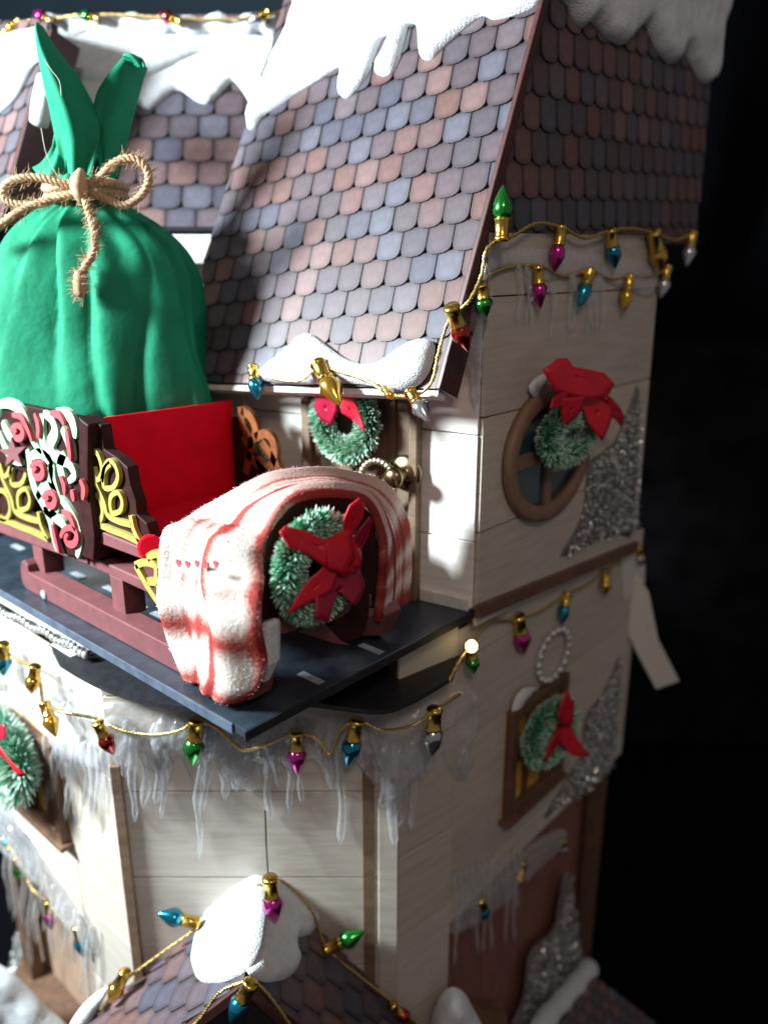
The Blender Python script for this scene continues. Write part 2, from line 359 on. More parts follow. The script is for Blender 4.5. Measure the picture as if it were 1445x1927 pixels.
def scallop(wd, h):
    g = wd*.018; r = .5*wd-g; pts = []
    for k in range(9):
        th = math.pi + math.pi*k/8; c, s_ = math.cos(th), math.sin(th)
        x = r*math.copysign(abs(c)**.75, c); y = h*.36*math.copysign(abs(s_)**.9, s_)
        pts.append((x, h*.38+y))
    return pts + [(r, h*1.12), (-r, h*1.12)]
def shingles(parent, fr, poly, wd, h, rowskip=0, u_off=0, v_off=0, th=.016):
    poly = ccw(poly); mb = MB(); mb.prism([fr.P(a, b, -.09) for a, b in poly], fr.n*.09)
    slope = build('roof_slope', mb, 'roof_backing', parent)
    base = scallop(wd, h); sh = None
    def mk(pts, cu, cv):
        m = MB(); n = len(pts)
        wv = lambda v: .006 + th*(1-(v-cv)/(1.12*h))
        top = [V((a, b, wv(b)+.006)) for a, b in pts]; bot = [V((a, b, max(wv(b)-.010, .001))) for a, b in pts]
        m.add(bot+top, [tuple(range(n-1, -1, -1)), tuple(range(n, 2*n))]+[(i, (i+1) % n, n+(i+1) % n, n+i) for i in range(n)])
        for i, (a, b) in enumerate(pts): m.uv[i] = m.uv[n+i] = ((a-cu)/wd+.5, min(1, (b-cv)/h))
        me = m.mesh('shingle', V((0, 0, 0))); me.materials.append(MAT['shingle'])
        l = me.uv_layers.new(name='UVMap')
        for lp in me.loops: l.data[lp.index].uv = m.uv[lp.vertex_index]
        return me
    shared = mk(base, 0, 0)
    B = Matrix(((fr.u.x, fr.v.x, fr.n.x, 0), (fr.u.y, fr.v.y, fr.n.y, 0), (fr.u.z, fr.v.z, fr.n.z, 0), (0, 0, 0, 1)))
    u0, u1 = min(p[0] for p in poly), max(p[0] for p in poly); v0, v1 = min(p[1] for p in poly), max(p[1] for p in poly)
    for r in range(int((v1-v0)/h)+2):
        cv = v0 + v_off + (r-.3)*h
        for c in range(int((u1-u0)/wd)+3):
            cu = u0 + u_off + (c - (.5 if r % 2 else 0))*wd + random.uniform(-.01, .01)*wd
            full = [(a+cu, b+cv) for a, b in base]; q = clip(full, poly)
            if len(q) < 3 or abs(area2(q)) < wd*h*.12: continue
            if abs(area2(q)-area2(full)) < 1e-6: inst('shingle', shared, slope, Matrix.Translation(fr.P(cu, cv, random.uniform(0, .003))) @ B)
            else:
                inst('shingle', mk([(a-cu, b-cv) for a, b in q], 0, 0), slope, Matrix.Translation(fr.P(cu, cv, 0)) @ B)
    return slope
def puff(name, fr, px, hgt, rad, mt, w0=.03, step=.05, parent=None, nz=.25, closed_spl=5, raw=False, **k):
    """a soft padded patch: outline on plane, thickness growing inwards from the edge"""
    out = [V((p[0], p[1], 0)) for p in (px if raw else pxpoly(fr, px, w0))]
    out = spl(out, closed_spl, True); ol = [(p.x, p.y) for p in out]; n = len(ol)
    xs = [p[0] for p in ol]; ys = [p[1] for p in ol]
    def inside(x, y):
        c = False
        for i in range(n):
            a, b = ol[i], ol[i-1]
            if (a[1] > y) != (b[1] > y) and x < (b[0]-a[0])*(y-a[1])/(b[1]-a[1])+a[0]: c = not c
        return c
    def dist(x, y):
        d = 1e9
        for i in range(n):
            a, b = ol[i], ol[i-1]; ex, ey = b[0]-a[0], b[1]-a[1]; L2 = ex*ex+ey*ey or 1e-12
            t = max(0, min(1, ((x-a[0])*ex+(y-a[1])*ey)/L2)); d = min(d, math.hypot(a[0]+ex*t-x, a[1]+ey*t-y))
        return d
    pts = list(ol); y = min(ys)
    row = 0
    while y < max(ys):
        x = min(xs) + (step/2 if row % 2 else 0)
        while x < max(xs):
            if inside(x, y) and dist(x, y) > step*.45: pts.append((x, y))
            x += step
        y += step*.87; row += 1
    vs, es, fs, *_ = geometry.delaunay_2d_cdt([V(p) for p in pts], [(i, (i+1) % n) for i in range(n)], [], 1, 1e-6)
    mb = MB(); H = []
    for v in vs:
        d = min(1, dist(v.x, v.y)/rad); hh = hgt*math.sqrt(max(0, 1-(1-d)**2))
        p = fr.P(v.x, v.y, 0); hh *= 1+nz*noise.noise(p*3.1)+nz*.5*noise.noise(p*9)
        H.append(hh); mb.v.append(fr.P(v.x, v.y, w0+hh))
    mb.f = [tuple(f) for f in fs]; nv = len(vs)
    from collections import Counter
    cnt = Counter()
    for f in fs:
        for i in range(len(f)): cnt[(f[i], f[(i+1) % len(f)])] += 1
    bot = {}
    for (a, b) in list(cnt):
        if (b, a) not in cnt:
            for q in (a, b):
                if q not in bot: bot[q] = len(mb.v); v = vs[q]; mb.v.append(fr.P(v.x, v.y, w0-min(.02, w0*.7)))
            mb.f.append((b, a, bot[a], bot[b]))
    return build(name, mb, mt, parent, smooth=True, **k)
def strips(mb, fr, poly, width, c, th, n=5, closed=False, taper=False):
    """flat cut-out scroll line following px points on a plane"""
    P = spl([V((*fr.uv(x, y, c), 0)) for x, y in poly], n, closed); m = len(P); L_, R_ = [], []
    for i, p in enumerate(P):
        t = P[(i+1) % m if closed else min(i+1, m-1)] - P[(i-1) if closed else max(i-1, 0)]
        t = t.normalized() if t.length > 1e-9 else V((1, 0, 0)); q = V((-t.y, t.x, 0))*width/2
        if taper: q *= math.sin(math.pi*(.12+.82*i/max(1, m-1)))**.6
        L_.append(p+q); R_.append(p-q)
    k = len(mb.v)
    for i in range(m):
        for p, c_ in ((L_[i], c), (R_[i], c), (R_[i], c+th), (L_[i], c+th)): mb.v.append(fr.P(p.x, p.y, c_))
    for i in range(m if closed else m-1):
        j = (i+1) % m
        for a in range(4): b = (a+1) % 4; mb.f.append((k+i*4+a, k+i*4+b, k+j*4+b, k+j*4+a))
    if not closed: mb.f.append((k, k+1, k+2, k+3)); e = k+(m-1)*4; mb.f.append((e+3, e+2, e+1, e))
def rope(mb, pts, r, pitch=.09, n=6, strands=2, res=6):
    P = spl(pts, res); L = 0; fr_ = None; a = None; S = [[] for _ in range(strands)]
    for i, p in enumerate(P):
        t = (P[min(i+1, len(P)-1)]-P[max(i-1, 0)]).normalized()
        if a is None: a = t.orthogonal().normalized()
        a = (a - t*a.dot(t)).normalized(); b = t.cross(a)
        if i: L += (p-P[i-1]).length
        for s in range(strands):
            th = L/pitch*2*math.pi + s*2*math.pi/strands; S[s].append(p + (a*math.cos(th)+b*math.sin(th))*r*.55)
    for s in S: mb.tube(s, r*.62, n)
def resamp(pts, d):
    out = [V(pts[0])]
    for p in pts[1:]:
        p = V(p); q = out[-1]
        while (p-q).length > d: q = q + (p-q).normalized()*d; out.append(q)
    out.append(V(pts[-1])); return out
def cord_pts(pts): return resamp(spl(pts, 8), .022)

# ================================================================== SETTING
mb = MB(); rows = []
bc = V((CAM.x, CAM.y, 0)) - NC*21
for i in range(25):
    row = []
    for j in range(81):
        u = -22+44*j/80; z = -12+(19.4+1.9*math.tanh(u*.5)+.15*math.sin(u*.9))*i/24
        row.append(bc + RT*u + Z*z + NC*(.5*math.sin(u*1.1+.4*math.sin(z*.6)) + 1.1*noise.noise(V((u*.35, z*.22, 2)))))
    rows.append(row)
mb.grid(rows); build('backdrop', mb, 'backdrop', smooth=True, kind='structure')
mb = MB(); c_ = bc - NC*2; mb.grid([[c_+RT*-40+Z*-12, c_+RT*40+Z*-12], [c_+RT*-40+Z*30, c_+RT*40+Z*30]]); build('room_wall', mb, 'room_wall', kind='structure')
c_ = V((CAM.x, CAM.y, 0)) - NC*17
mb = MB(); mb.box(c_ + RT*4.6 + Z*-8.3, RT*12, -NC*2.5, Z*9.65); build('draped_box', mb, 'dim_cloth', label='dark draped box barely visible in the black background at right', cat='box', bevel=.15)
mb = MB(); mb.box((-14, -9, -8.4), (34, 0, 0), (0, 34, 0), (0, 0, .08)); build('table_top', mb, 'backdrop', kind='structure')

# ================================================================== TOWER
tower = empty('dollhouse_tower', (.12, 2.644, 0), 'upper tower of the cream wooden dollhouse with steep shingled roof and round window', 'dollhouse')
planks(tower, FW, [(0, -.16), (3.36, -.24), (3.26, 3.3), (.0, 3.25)], [-.3, .74, 1.77, 2.76, 3.6], 30)
wl = planks(tower, FT, [(.001, .02), (3.2, .02), (3.2, 2.6), (.001, 2.9)], [-.1, .66, 1.62, 2.55, 3.0], 1.5, mt='cream_plank_lit')
mb = MB(); mb.prism([FW.P(-.04, -.06, .04), FW.P(3.34, -.33, .04), FW.P(3.34, -.20, .04), FW.P(-.04, .07, .04)], FW.n*.05); build('base_trim', mb, 'trim_brown', tower, bevel=.008)
mb = MB(); mb.prism([FT.P(.02, .0, .036), FT.P(.52, .0, .036), FT.P(.52, .12, .036), FT.P(.02, .12, .036)], FT.n*.04); build('baseboard', mb, 'white_board', tower, bevel=.008)
# tower body behind the walls, so the house is solid from the side
mb = MB(); mb.prism([V((-.03, 2.8, 0)), V((-.03, 6.0, -.2)), V((-3.2, 6.0, -.2)), V((-3.2, 2.6, 0))], V((0, 0, 3.1))); build('inner_wall', mb, 'wall_shade', tower)
# roofs
def line_at(fr, pts, c=0): return [fr.uv(x, y, c) for x, y in pts]
bright = line_at(FR, [(395, 721), (829, 728), (893, 470), (960, 240), (1022, 0), (1045, -90), (585, -90), (526, 78), (450, 300), (392, 500)])
shingles(tower, FR, line_at(FR, [(380, 719), (829, 733), (1046, -90), (566, -90), (384, 500)]), .25, .238, u_off=.05)
dk = [FD.uv(x, y) for x, y in ((893, 460), (1306, 458), (1352, -60), (1052, -60))]
shingles(tower, FD, dk, .262, .262)
# rake board along the roof edge
rk0, rk1 = FR.at(827, 735), FR.at(1050, -90); rk0.x = rk1.x = .12
mb = MB(); dr = (rk1-rk0); nr = FR.n
mb.prism([rk0 + V((-.02, 0, 0)) + nr*.045, rk0 + V((-.02, 0, 0)) - nr*.24, rk0 + dr*.33 - nr*.22 - V((.02, 0, 0)), rk0 + dr*.37 - nr*.10 - V((.02, 0, 0)), rk1 - nr*.02 - V((.02, 0, 0)), rk1 + nr*.045 - V((.02, 0, 0))], V((.05, 0, 0))); build('rake_board', mb, 'rake_edge', tower, bevel=.01)
mb = MB(); mb.box(FR.at(392, 724, .0) - FR.n*.10, FR.at(826, 736) - FR.at(392, 724), FR.n*.11, FR.v*-.05); build('eave_board', mb, 'white_board', tower)
mb = MB(); mb.box(FD.P(.08, -.05, -.10), FD.u*4.34, FD.v*.06, FD.n*.12); build('eave_board', mb, 'trim_brown', tower)
# door
door = MB(); q = [(FT.uv(600, 760)[0], .02), (FT.uv(782, 760)[0], .02), (FT.uv(782, 760)[0], 2.02), (FT.uv(600, 760)[0], 2.02)]
DU0, DU1 = FT.uv(782, 900)[0], FT.uv(598, 800)[0]
dq = lambda a, b, z0, z1: [(a, z0), (b, z0), (b, z1), (a, z1)]
mb = MB(); mb.prism([FT.P(a, b, .036) for a, b in dq(DU0, DU1, .0, 2.2)], FT.n*.05)
door = build('door', mb, 'door_wood', tower, bevel=.01)
for a, b in ((.14, .46), (.56, .90)):
    for z0, z1 in ((.15, .9), (1.05, 2.05)):
        x0, x1 = DU0+(DU1-DU0)*a, DU0+(DU1-DU0)*b; mb = MB(); mb.prism([FT.P(p, r, .087) for p, r in dq(x0, x1, z0, z1)], FT.n*.025); build('door_panel', mb, 'door_wood', door, bevel=.018)
for a, b in ((DU0-.085, DU0), (DU1, DU1+.10)):
    mb = MB(); mb.prism([FT.P(p, r, .036) for p, r in dq(a, b, .0, 2.3)], FT.n*.10); build('door_frame', mb, 'tan_wood', tower, bevel=.012)
kp = FT.at(763, 890, .1)
mb = MB(); mb.lathe(kp, FT.n, [(.16, -.02), (.17, .0), (.16, .02), (.12, .035), (.09, .04), (.075, .055), (.045, .07), (.04, .13), (.075, .15), (.095, .19), (.09, .23), (.05, .26), (.0, .265)], 24)
build('door_knob', mb, 'brass', door, smooth=True)
# round window
def ring(mb, fr, cu, cv, ru, rv, wd, c, th, n=40):
    rows = []
    for k in range(n):
        t = 2*math.pi*k/n; co, si = math.cos(t), math.sin(t)
        rows.append([fr.P(cu+co*(ru-x), cv+si*(rv-x), z) for x, z in ((0, c), (0, c+th*.8), (wd*.2, c+th), (wd*.8, c+th), (wd, c+th*.8), (wd, c))])
    rows.append(rows[0]); mb.grid(rows, True)
cu, cv = FW.uv(1032, 853, .06); ru = (FW.uv(1112, 850, .06)[0]-FW.uv(945, 858, .06)[0])/2*.93; rv = .66
mb = MB(); mb.prism([FW.P(cu+math.cos(2*math.pi*k/32)*ru*.92, cv+math.sin(2*math.pi*k/32)*rv*.92, .037) for k in range(32)], FW.n*.008)
rw = build('round_window', mb, 'pane_dark', tower, label='round window with brown frame and dark panes')
mb = MB(); ring(mb, FW, cu, cv, ru, rv, .16, .036, .09); build('window_frame', mb, 'window_brown', rw, smooth=True)
mb = MB(); mb.prism([FW.P(cu-ru*.9, cv-.065, .04), FW.P(cu+ru*.9, cv-.065, .04), FW.P(cu+ru*.9, cv+.065, .04), FW.P(cu-ru*.9, cv+.065, .04)], FW.n*.05); build('muntin', mb, 'window_brown', rw, bevel=.008)
mb = MB(); mb.prism([FW.P(cu-.05, cv-rv*.9, .04), FW.P(cu+.05, cv-rv*.9, .04), FW.P(cu+.05, cv+rv*.9, .04), FW.P(cu-.05, cv+rv*.9, .04)], FW.n*.047); build('muntin', mb, 'window_brown', rw, bevel=.008)

# ================================================================== REAR WING
wing = empty('dollhouse_wing', FB.P(-2, -1, 0), 'rear wing of the dollhouse with dark shingle roof behind the green sack', 'dollhouse')
shingles(wing, FB, [FB.uv(x, y) for x, y in ((60, 428), (560, 428), (560, 30), (60, 30))], .335, .275, u_off=.1)
a = FB.at(40, 424, .0); b_ = FB.at(520, 424, .0)
mb = MB(); mb.box(a - FB.n*.15 - Z*.34, b_-a, NC*.30, Z*.30); build('cornice', mb, 'white_board', wing, bevel=.02)
mb = MB(); mb.box(a - NC*.4 - Z*3.6, b_-a, NC*.25, Z*3.3); build('wall', mb, 'wall_shade', wing)
# left slope of the wing (cut off by the left edge of the picture)
LP = V((-4.25, 1.15, 3.6)); FQ = Fr(LP, FR.u, FR.n)
shingles(wing, FQ, [FQ.uv(x, y) for x, y in ((-120, 420), (6, 400), (92, 115), (96, 40), (-120, 40))], .25, .238)
mb = MB(); p0, p1 = FQ.at(2, 415), FQ.at(97, 60); mb.box(p0 - FQ.n*.30, p1-p0, FQ.n*.34, V((.09, 0, 0))); build('rake_board', mb, 'rake_edge', wing, bevel=.01)
mb = MB(); mb.tube([FQ.at(74, 232, .1), FQ.at(82, 195, .1), FQ.at(92, 150, .1)], [.09, .11, .11], 12); build('snow_roll', mb, 'snow_felt', wing, smooth=True)

# ================================================================== BALCONY DECK
deck = empty('balcony_deck', (0, 0, -.07), 'dark slate balcony deck with white road dashes under the sleigh', 'deck')
mb = MB(); mb.box((-5.2, 0, -.065), (5.33, 0, 0), (0, 2.75, 0), (0, 0, .065)); build('deck_slab', mb, 'slate_top', deck, bevel=.006)
mb = MB(); mb.box((-5.2, -.018, -.075), (5.2, 0, 0), (0, .017, 0), (0, 0, .08)); build('edge_strip', mb, 'slab_edge_lit', deck, bevel=.005)
mb = MB(); mb.box((.131, -.018, -.075), (.014, 0, 0), (0, 2.7, 0), (0, 0, .075)); build('edge_strip', mb, 'black_card', deck, bevel=.004)
for x, y, L in ((35, 1030, .24), (148, 1082, .22), (208, 1108, .20), (585, 1276, .24), (698, 1221, .24), (262, 1140, .2), (300, 1158, .2)):
    p = on_ground(x, y, .004); mb = MB(); mb.box(p - V((L/2, .035, 0)), (L, 0, 0), (0, .07, 0), (0, 0, .004)); build('road_marking', mb, 'marking_white', deck)

# ================================================================== LOWER STOREY
low = empty('dollhouse_lower_storey', (-.6, 2.2, -8.3), 'lower storeys of the cream plank dollhouse with a bay below the black deck', 'dollhouse')
cl = FC.uv(240, 1645)[0]
planks(low, FC, [(cl-.02, -8.3), (.0, -8.3), (.0, -.5), (cl-.02, -.5)], [-8.5, -7.2, -5.9, -4.62, -3.62, -2.56, -1.60, -.62, -.4], 30)
sr = -(V((0, 2.55, 0))-V((-.113, 1.853, 0))).length
planks(low, FS, [(sr, -8.3), (0, -8.3), (0, -.12), (sr, -.12)], [-8.5, -6.4, -5.3, -4.3, -3.3, -2.35, -1.2, 0], 3)
planks(low, FX, [(0, -3.55), (1.9, -3.50), (3.95, -3.5), (3.95, -.2), (0, -.2)], [-3.7, -3.2, -2.42, -1.45, -.55, 0], 30)
planks(low, FL, [(-3.4, -2.75), (-1.0, -3.68), (-.95, -3.70), (-.95, -.45), (-3.4, -.45)], [-3.8, -2.95, -2.3, -1.3, -.3], 30)
planks(low, FL, [(-.94, -8.3), (0, -8.3), (0, -.46), (-.94, -.46)], [-8.5, -6.8, -5.5, -4.4, -3.4, -2.4, -1.5, -.4], 3)
mb = MB(); mb.box((-5.4, .15, -.50), (2.78, 0, 0), (0, .35, 0), (0, 0, .05)); build('wall_cap', mb, 'white_board', low, bevel=.01)
mb = MB(); mb.box((-.25, 2.5, -.16), (.24, 0, 0), (0, 4, 0), (0, 0, .03)); build('wall_cap', mb, 'tan_wood', low)
# solid core behind all lower walls
mb = MB(); mb.prism([V(p) for p in ((-.2, 2.6, -8.3), (-.16, 6.4, -8.3), (-5.4, 6.4, -8.3), (-5.4, .55, -8.3), (-2.2, .55, -8.3), (-.5, 2.0, -8.3))], V((0, 0, 7.7))); 
build('inner_wall', mb, 'red_brown_wall', low)
mb = MB(); mb.prism([V(p) for p in ((-5.4, .34, -8.3), (-2.99, .34, -8.3), (-2.99, .6, -8.3), (-5.4, .6, -8.3))], V((0, 0, 5.3))); build('door_wall', mb, 'pale_door', low)
# corner post and its trims
mb = MB(); p = FC.P(-.0, -8.3, 0); mb.box(p - RT*.17 + NC*.037, RT*.19, NC*.03, Z*7.65); build('corner_post', mb, 'cream_plank', low, bevel=.012)
mb = MB(); p = FC.P(-.21, -8.3, 0); mb.box(p - RT*.10 + NC*.037, RT*.11, NC*.012, Z*7.1); build('corner_trim', mb, 'tan_wood', low)
mb = MB(); p = FC.P(cl, -8.3, 0); mb.box(p - RT*.02 + NC*.037, RT*.10, NC*.05, Z*7.0); build('corner_trim', mb, 'tan_wood', low, bevel=.01)
for pxs, m_ in ((((0, 1655), (14, 1640), (60, 1927), (20, 1927)), 'trim_brown'),):
    mb = MB(); mb.box((-4.95, .10, -8.3), (.22, 0, 0), (0, .16, 0), (0, 0, 5.1)); build('post', mb, m_, low, bevel=.012)
p = FX.uv(1112, 1650)[0]; mb = MB(); mb.box(FX.P(p-.16, -8.3, -.10), FX.u*.26, FX.n*.12, Z*4.7); build('post', mb, 'trim_brown', low, bevel=.012)
mb = MB(); mb.box(FX.P(p+.12, -8.3, -.16), FX.u*.22, FX.n*.12, Z*4.65); build('post', mb, 'trim_brown', low, bevel=.012)
# square windows
def window(parent, fr, px, label, tall=1.34):
    P = [fr.uv(x, y, .05) for x, y in px]   # tl tr br bl
    u0, u1 = P[3][0], P[2][0]; v0 = (P[3][1]+P[2][1])/2; v1 = v0+tall
    if u0 > u1: u0, u1 = u1, u0
    mb = MB(); mb.prism([fr.P(a, b, .037) for a, b in dq(u0, u1, v0, v1)], fr.n*.02); wn = build('window', mb, 'window_gold', parent, label=label)
    t = .12
    for a0, a1, b0, b1 in ((u0, u0+t, v0, v1), (u1-t, u1, v0, v1), (u0+t, u1-t, v0, v0+t), (u0+t, u1-t, v1-t, v1)):
        mb = MB(); mb.prism([fr.P(a, b, .037) for a, b in dq(a0, a1, b0, b1)], fr.n*.10); build('window_frame', mb, 'trim_brown', wn, bevel=.01)
    for k in (1, 2):
        uu = u0 + (u1-u0)*k/3; mb = MB(); mb.prism([fr.P(a, b, .04) for a, b in dq(uu-.035, uu+.035, v0+t, v1-t)], fr.n*.06); build('muntin', mb, 'trim_brown', wn)
    mb = MB(); mb.prism([fr.P(a, b, .04) for a, b in dq(u0+t, u1-t, (v0+v1)/2-.03, (v0+v1)/2+.03)], fr.n*.055); build('muntin', mb, 'trim_brown', wn)
    mb = MB(); mb.prism([fr.P(a, b, .034) for a, b in dq(u0-.05, u1+.05, v0-.06, v0)], fr.n*.14); build('window_sill', mb, 'trim_brown', wn, bevel=.01)
window(low, FL, ((40, 1335), (98, 1380), (133, 1585), (50, 1505)), 'small window with gold panes on the left wall', 1.15)
window(low, FX, ((955, 1350), (1050, 1310), (1046, 1455), (944, 1535)), 'small window with gold panes on the shaded right wall')

# black shelf card under the deck
ol = [on_ground(x, y, -.5) for x, y in ((113, 1255), (160, 1283), (220, 1310), (300, 1332), (380, 1342), (440, 1350), (500, 1336), (570, 1330), (640, 1338), (720, 1345), (780, 1324), (852, 1281))]
pts = spl(ol, 3); pts += [V((-.02, 2.7, -.5)), V((-1.2, 2.2, -.5)), V((-3.4, .6, -.5)), V((-3.2, .2, -.5))]
mb = MB(); mb.prism(pts, Z*.045); t_ = build('shelf_card', mb, 'black_card', label='black card shelf with a wavy front edge under the balcony deck', cat='card')

# ================================================================== PORCH GABLE
A = FC.at(500, 1655); Lb, Rb = FC.at(205, 1888), FC.at(765, 1912)
D = on_ground(464, 1845, A.z) - A; DN = NC*D.length
porch = empty('porch_gable', V((A.x, A.y, -8.3)), 'small gabled porch roof with slate shingles at the bottom of the bay', 'porch')
def gable(pa, pb):
    s = pb - pa; s = s*1.25; fr = Fr(pa + s, DN, v=-s); L = s.length
    shingles(porch, fr, [(.0, 0), (DN.length, 0), (DN.length, L), (.0, L)], .30, .27, th=.04)
    return fr, L
FG1, L1 = gable(A, Lb); FG2, L2 = gable(A, Rb)
for e in (Lb, Rb):
    s = (e-A)*1.25
    mb = MB(); mb.box(A + DN + Z*-.10, s, DN.normalized()*.05, Z*.13); build('rake_board', mb, 'rake_edge', porch, bevel=.01)
    mb = MB(); mb.box(A + NC*.04 + Z*-.03, s, NC*.06, Z*.07); build('rake_board', mb, 'rake_edge', porch, bevel=.01)
mb = MB(); mb.prism([A + DN*.9 - Z*.08, A + DN*.9 + (Lb-A)*1.2 - Z*.08, A + DN*.9 + (Rb-A)*1.2 - Z*.08], -NC*.05); build('gable_front', mb, 'black_card', porch)

# ================================================================== SNOW
def snow(label, fr, px, h=.09, rad=.12, **k):
    return puff('snow_cap', fr, px, h, rad, k.pop('mt', 'snow_felt'), step=k.pop('step', .055), label=label, cat='snow', **k)
snow('white felt snow with long drips along the top of the bright roof slope', FR, [(466, 240), (468, 205), (490, 165), (512, 110), (530, 72), (548, 30), (580, -60), (700, -75), (900, -75), (1040, -70), (1022, -5), (975, 24), (930, 36), (905, 29), (870, 55), (835, 86), (815, 107), (800, 112), (788, 98), (783, 48), (766, 50), (755, 95), (740, 132), (722, 143), (706, 136), (706, 120), (720, 98), (730, 66), (716, 74), (702, 110), (688, 145), (666, 173), (648, 183), (636, 172), (636, 148), (640, 124), (600, 148), (560, 173), (530, 195), (497, 215), (480, 238)], h=.085, rad=.15, w0=.035)
snow('white felt snow with two humps on the lower edge of the bright roof', FR, [(486, 712), (498, 690), (540, 655), (574, 627), (604, 642), (642, 670), (680, 685), (712, 680), (756, 650), (790, 637), (815, 646), (812, 680), (797, 712), (770, 731), (735, 736), (700, 726), (640, 720), (560, 722)], h=.10, rad=.16, w0=.065)
snow('grey shaded snow hanging from the top of the dark right roof', FD, [(1055, -50), (1070, 12), (1092, 52), (1112, 40), (1142, 72), (1172, 84), (1190, 62), (1212, 44), (1226, 72), (1242, 104), (1264, 120), (1283, 88), (1300, 122), (1322, 158), (1342, 140), (1347, 80), (1350, -50)], h=.12, rad=.13, w0=.04)
snow('bluish lower snow layer with scalloped edge on the rear wing roof', FB, [(85, 70), (92, 180), (150, 200), (200, 185), (248, 190), (272, 203), (290, 200), (328, 170), (350, 175), (372, 190), (392, 194), (412, 178), (438, 152), (457, 171), (482, 200), (520, 150), (530, 70), (300, 64)], h=.05, rad=.08, w0=.035)
snow('white upper snow layer below the ridge of the rear wing roof', FB, [(70, 62), (75, 130), (150, 150), (230, 152), (290, 138), (345, 112), (385, 98), (425, 118), (455, 138), (512, 138), (528, 72), (300, 66)], h=.06, rad=.08, w0=.09)
ra, rb_ = FB.at(78, 52, .12), FB.at(522, 50, .12)
mb = MB(); n_ = 40; mb.tube([ra.lerp(rb_, i/n_)+Z*.02*math.sin(i*.9) for i in range(n_+1)], [.11+.02*math.sin(i*1.3) for i in range(n_+1)], 14)
build('snow_cap', mb, 'snow_felt', smooth=True, label='long white snow roll on the ridge of the rear wing below the lights', cat='snow')
snow('bright snow patch on the left roof at the upper left corner', FQ, [(-90, 100), (-90, 210), (-20, 215), (10, 200), (38, 168), (62, 122), (84, 100), (88, 52), (40, 62)], h=.10, rad=.13, w0=.05)
FGs = Fr(A + DN*.3, DN, v=-(Lb-A)); FGt = Fr(A + DN*.3, DN, v=-(Rb-A))
def lump(label, pts, h, r):  # snow on one porch slope
    return None
snow('bright snow mass on the left slope of the porch gable', FGs, [(500, 1652), (460, 1668), (415, 1700), (385, 1745), (365, 1805), (372, 1842), (405, 1848), (440, 1838), (470, 1815), (492, 1760)], h=.10, rad=.12, w0=.05)
snow('shaded snow mass with a notch on the right slope of the porch gable', FGt, [(500, 1652), (490, 1740), (468, 1815), (480, 1838), (510, 1847), (545, 1838), (562, 1815), (553, 1785), (560, 1765), (588, 1755), (595, 1725), (580, 1690), (545, 1665)], h=.10, rad=.10, w0=.05)
FPr = Fr((-.2, 0, 0), (0, 1, 0), (1, 0, 0))
a, b_ = FX.at(1110, 1820, .25), FX.at(1015, 1930, .25)
mb = MB(); mb.tube([a + (b_-a)*i/12 for i in range(-1, 14)], [.03]+[.135+.015*math.sin(i*2) for i in range(13)]+[.1], 14); build('snow_cap', mb, 'snow_felt', smooth=True, label='thick grey snow roll beside the lower right eave', cat='snow')
snow('grey snow mound on the porch side below the dark wall', Fr(FX.at(865, 1890, .3), RT, NC), [(815, 1940), (822, 1890), (845, 1862), (870, 1868), (890, 1900), (905, 1945)], h=.15, rad=.15)
snow('bright snow bank at the lower left corner', Fr((-4.0, -.3, -4.3), RT, NC), [(-30, 1820), (10, 1824), (50, 1858), (90, 1900), (125, 1945), (-30, 1950)], h=.15, rad=.16)
snow('small white snow sliver beside the left end of the porch gable', Fr((-2.3, -.15, -4.2), RT, NC), [(128, 1940), (150, 1900), (185, 1868), (205, 1862), (190, 1890), (160, 1940)], h=.06, rad=.08)
for p_ in (Fr((-4.0, -.3, -4.3), RT, NC).at(50, 1948), FX.at(862, 1950, .3)):   # ledges that carry the snow banks
    mb = MB(); mb.box(p_ - RT*.55 + NC*.3 - Z*.16, RT*1.1, -NC*(1.5 if p_.x < -2 else .8), Z*.12); build('ledge', mb, 'trim_brown', low, bevel=.01)
# lower right roof
FE = Fr(FX.at(1120, 1860, .45), V((0, 1, 0)), V((1, 0, .9)))
eav = empty('side_porch_roof', FE.o, 'dark speckled shingle roof at the lower right corner', 'roof')
shingles(eav, FE, [FE.uv(x, y) for x, y in ((1030, 1960), (1116, 1835), (1230, 1925), (1260, 1990), (1030, 1990))], .2, .16)

# ================================================================== ICE
def icicle(mb, a, b, r, k=7):
    m = 9; rr = random.random()*6; pts = []; rad = []
    side = (b-a).normalized().cross(Z if abs((b-a).normalized().z) < .9 else V((1, 0, 0))).normalized()
    for i in range(m+1):
        t = i/m; pts.append(a.lerp(b, t) + side*.022*math.sin(rr+t*7)); rad.append(r*((1-t)**.33)*(1+.30*math.sin(rr+t*11+2*math.sin(rr*3+t*5)))*(1 if t > .02 else .5)+.006*(t > .8))
    mb.tube(pts, rad, k)
def fringe(label, fr, sheet, ics, w=.06, mt='ice_milky', r=.05, step=.07, h=.04):
    p = fr.at(*sheet[0], w); e = empty('icicle_fringe', p, label, 'icicles')
    puff('ice_sheet', fr, sheet, h, .08, mt, w0=w, step=step, parent=e, nz=.9)
    for x, y0, y1, *q in ics:
        mb = MB(); a, b = fr.at(x, y0, w+.05), fr.at(x+random.uniform(-3, 3), y1, w+.04); icicle(mb, a, b, (q[0] if q else r)*random.uniform(.8, 1.2)); build('icicle', mb, 'ice', e, smooth=True)
    return e
rnd = random.Random(3)
ics = []
for x in range(215, 716, 19):
    base = 1395 + 15*math.sin(x*.03); ln = rnd.choice([10, 25, 40, 60, 85, 110, 140]); ics.append((x+rnd.uniform(-8, 8), base-35+rnd.uniform(-15, 10), base+ln, rnd.uniform(.045, .095)))
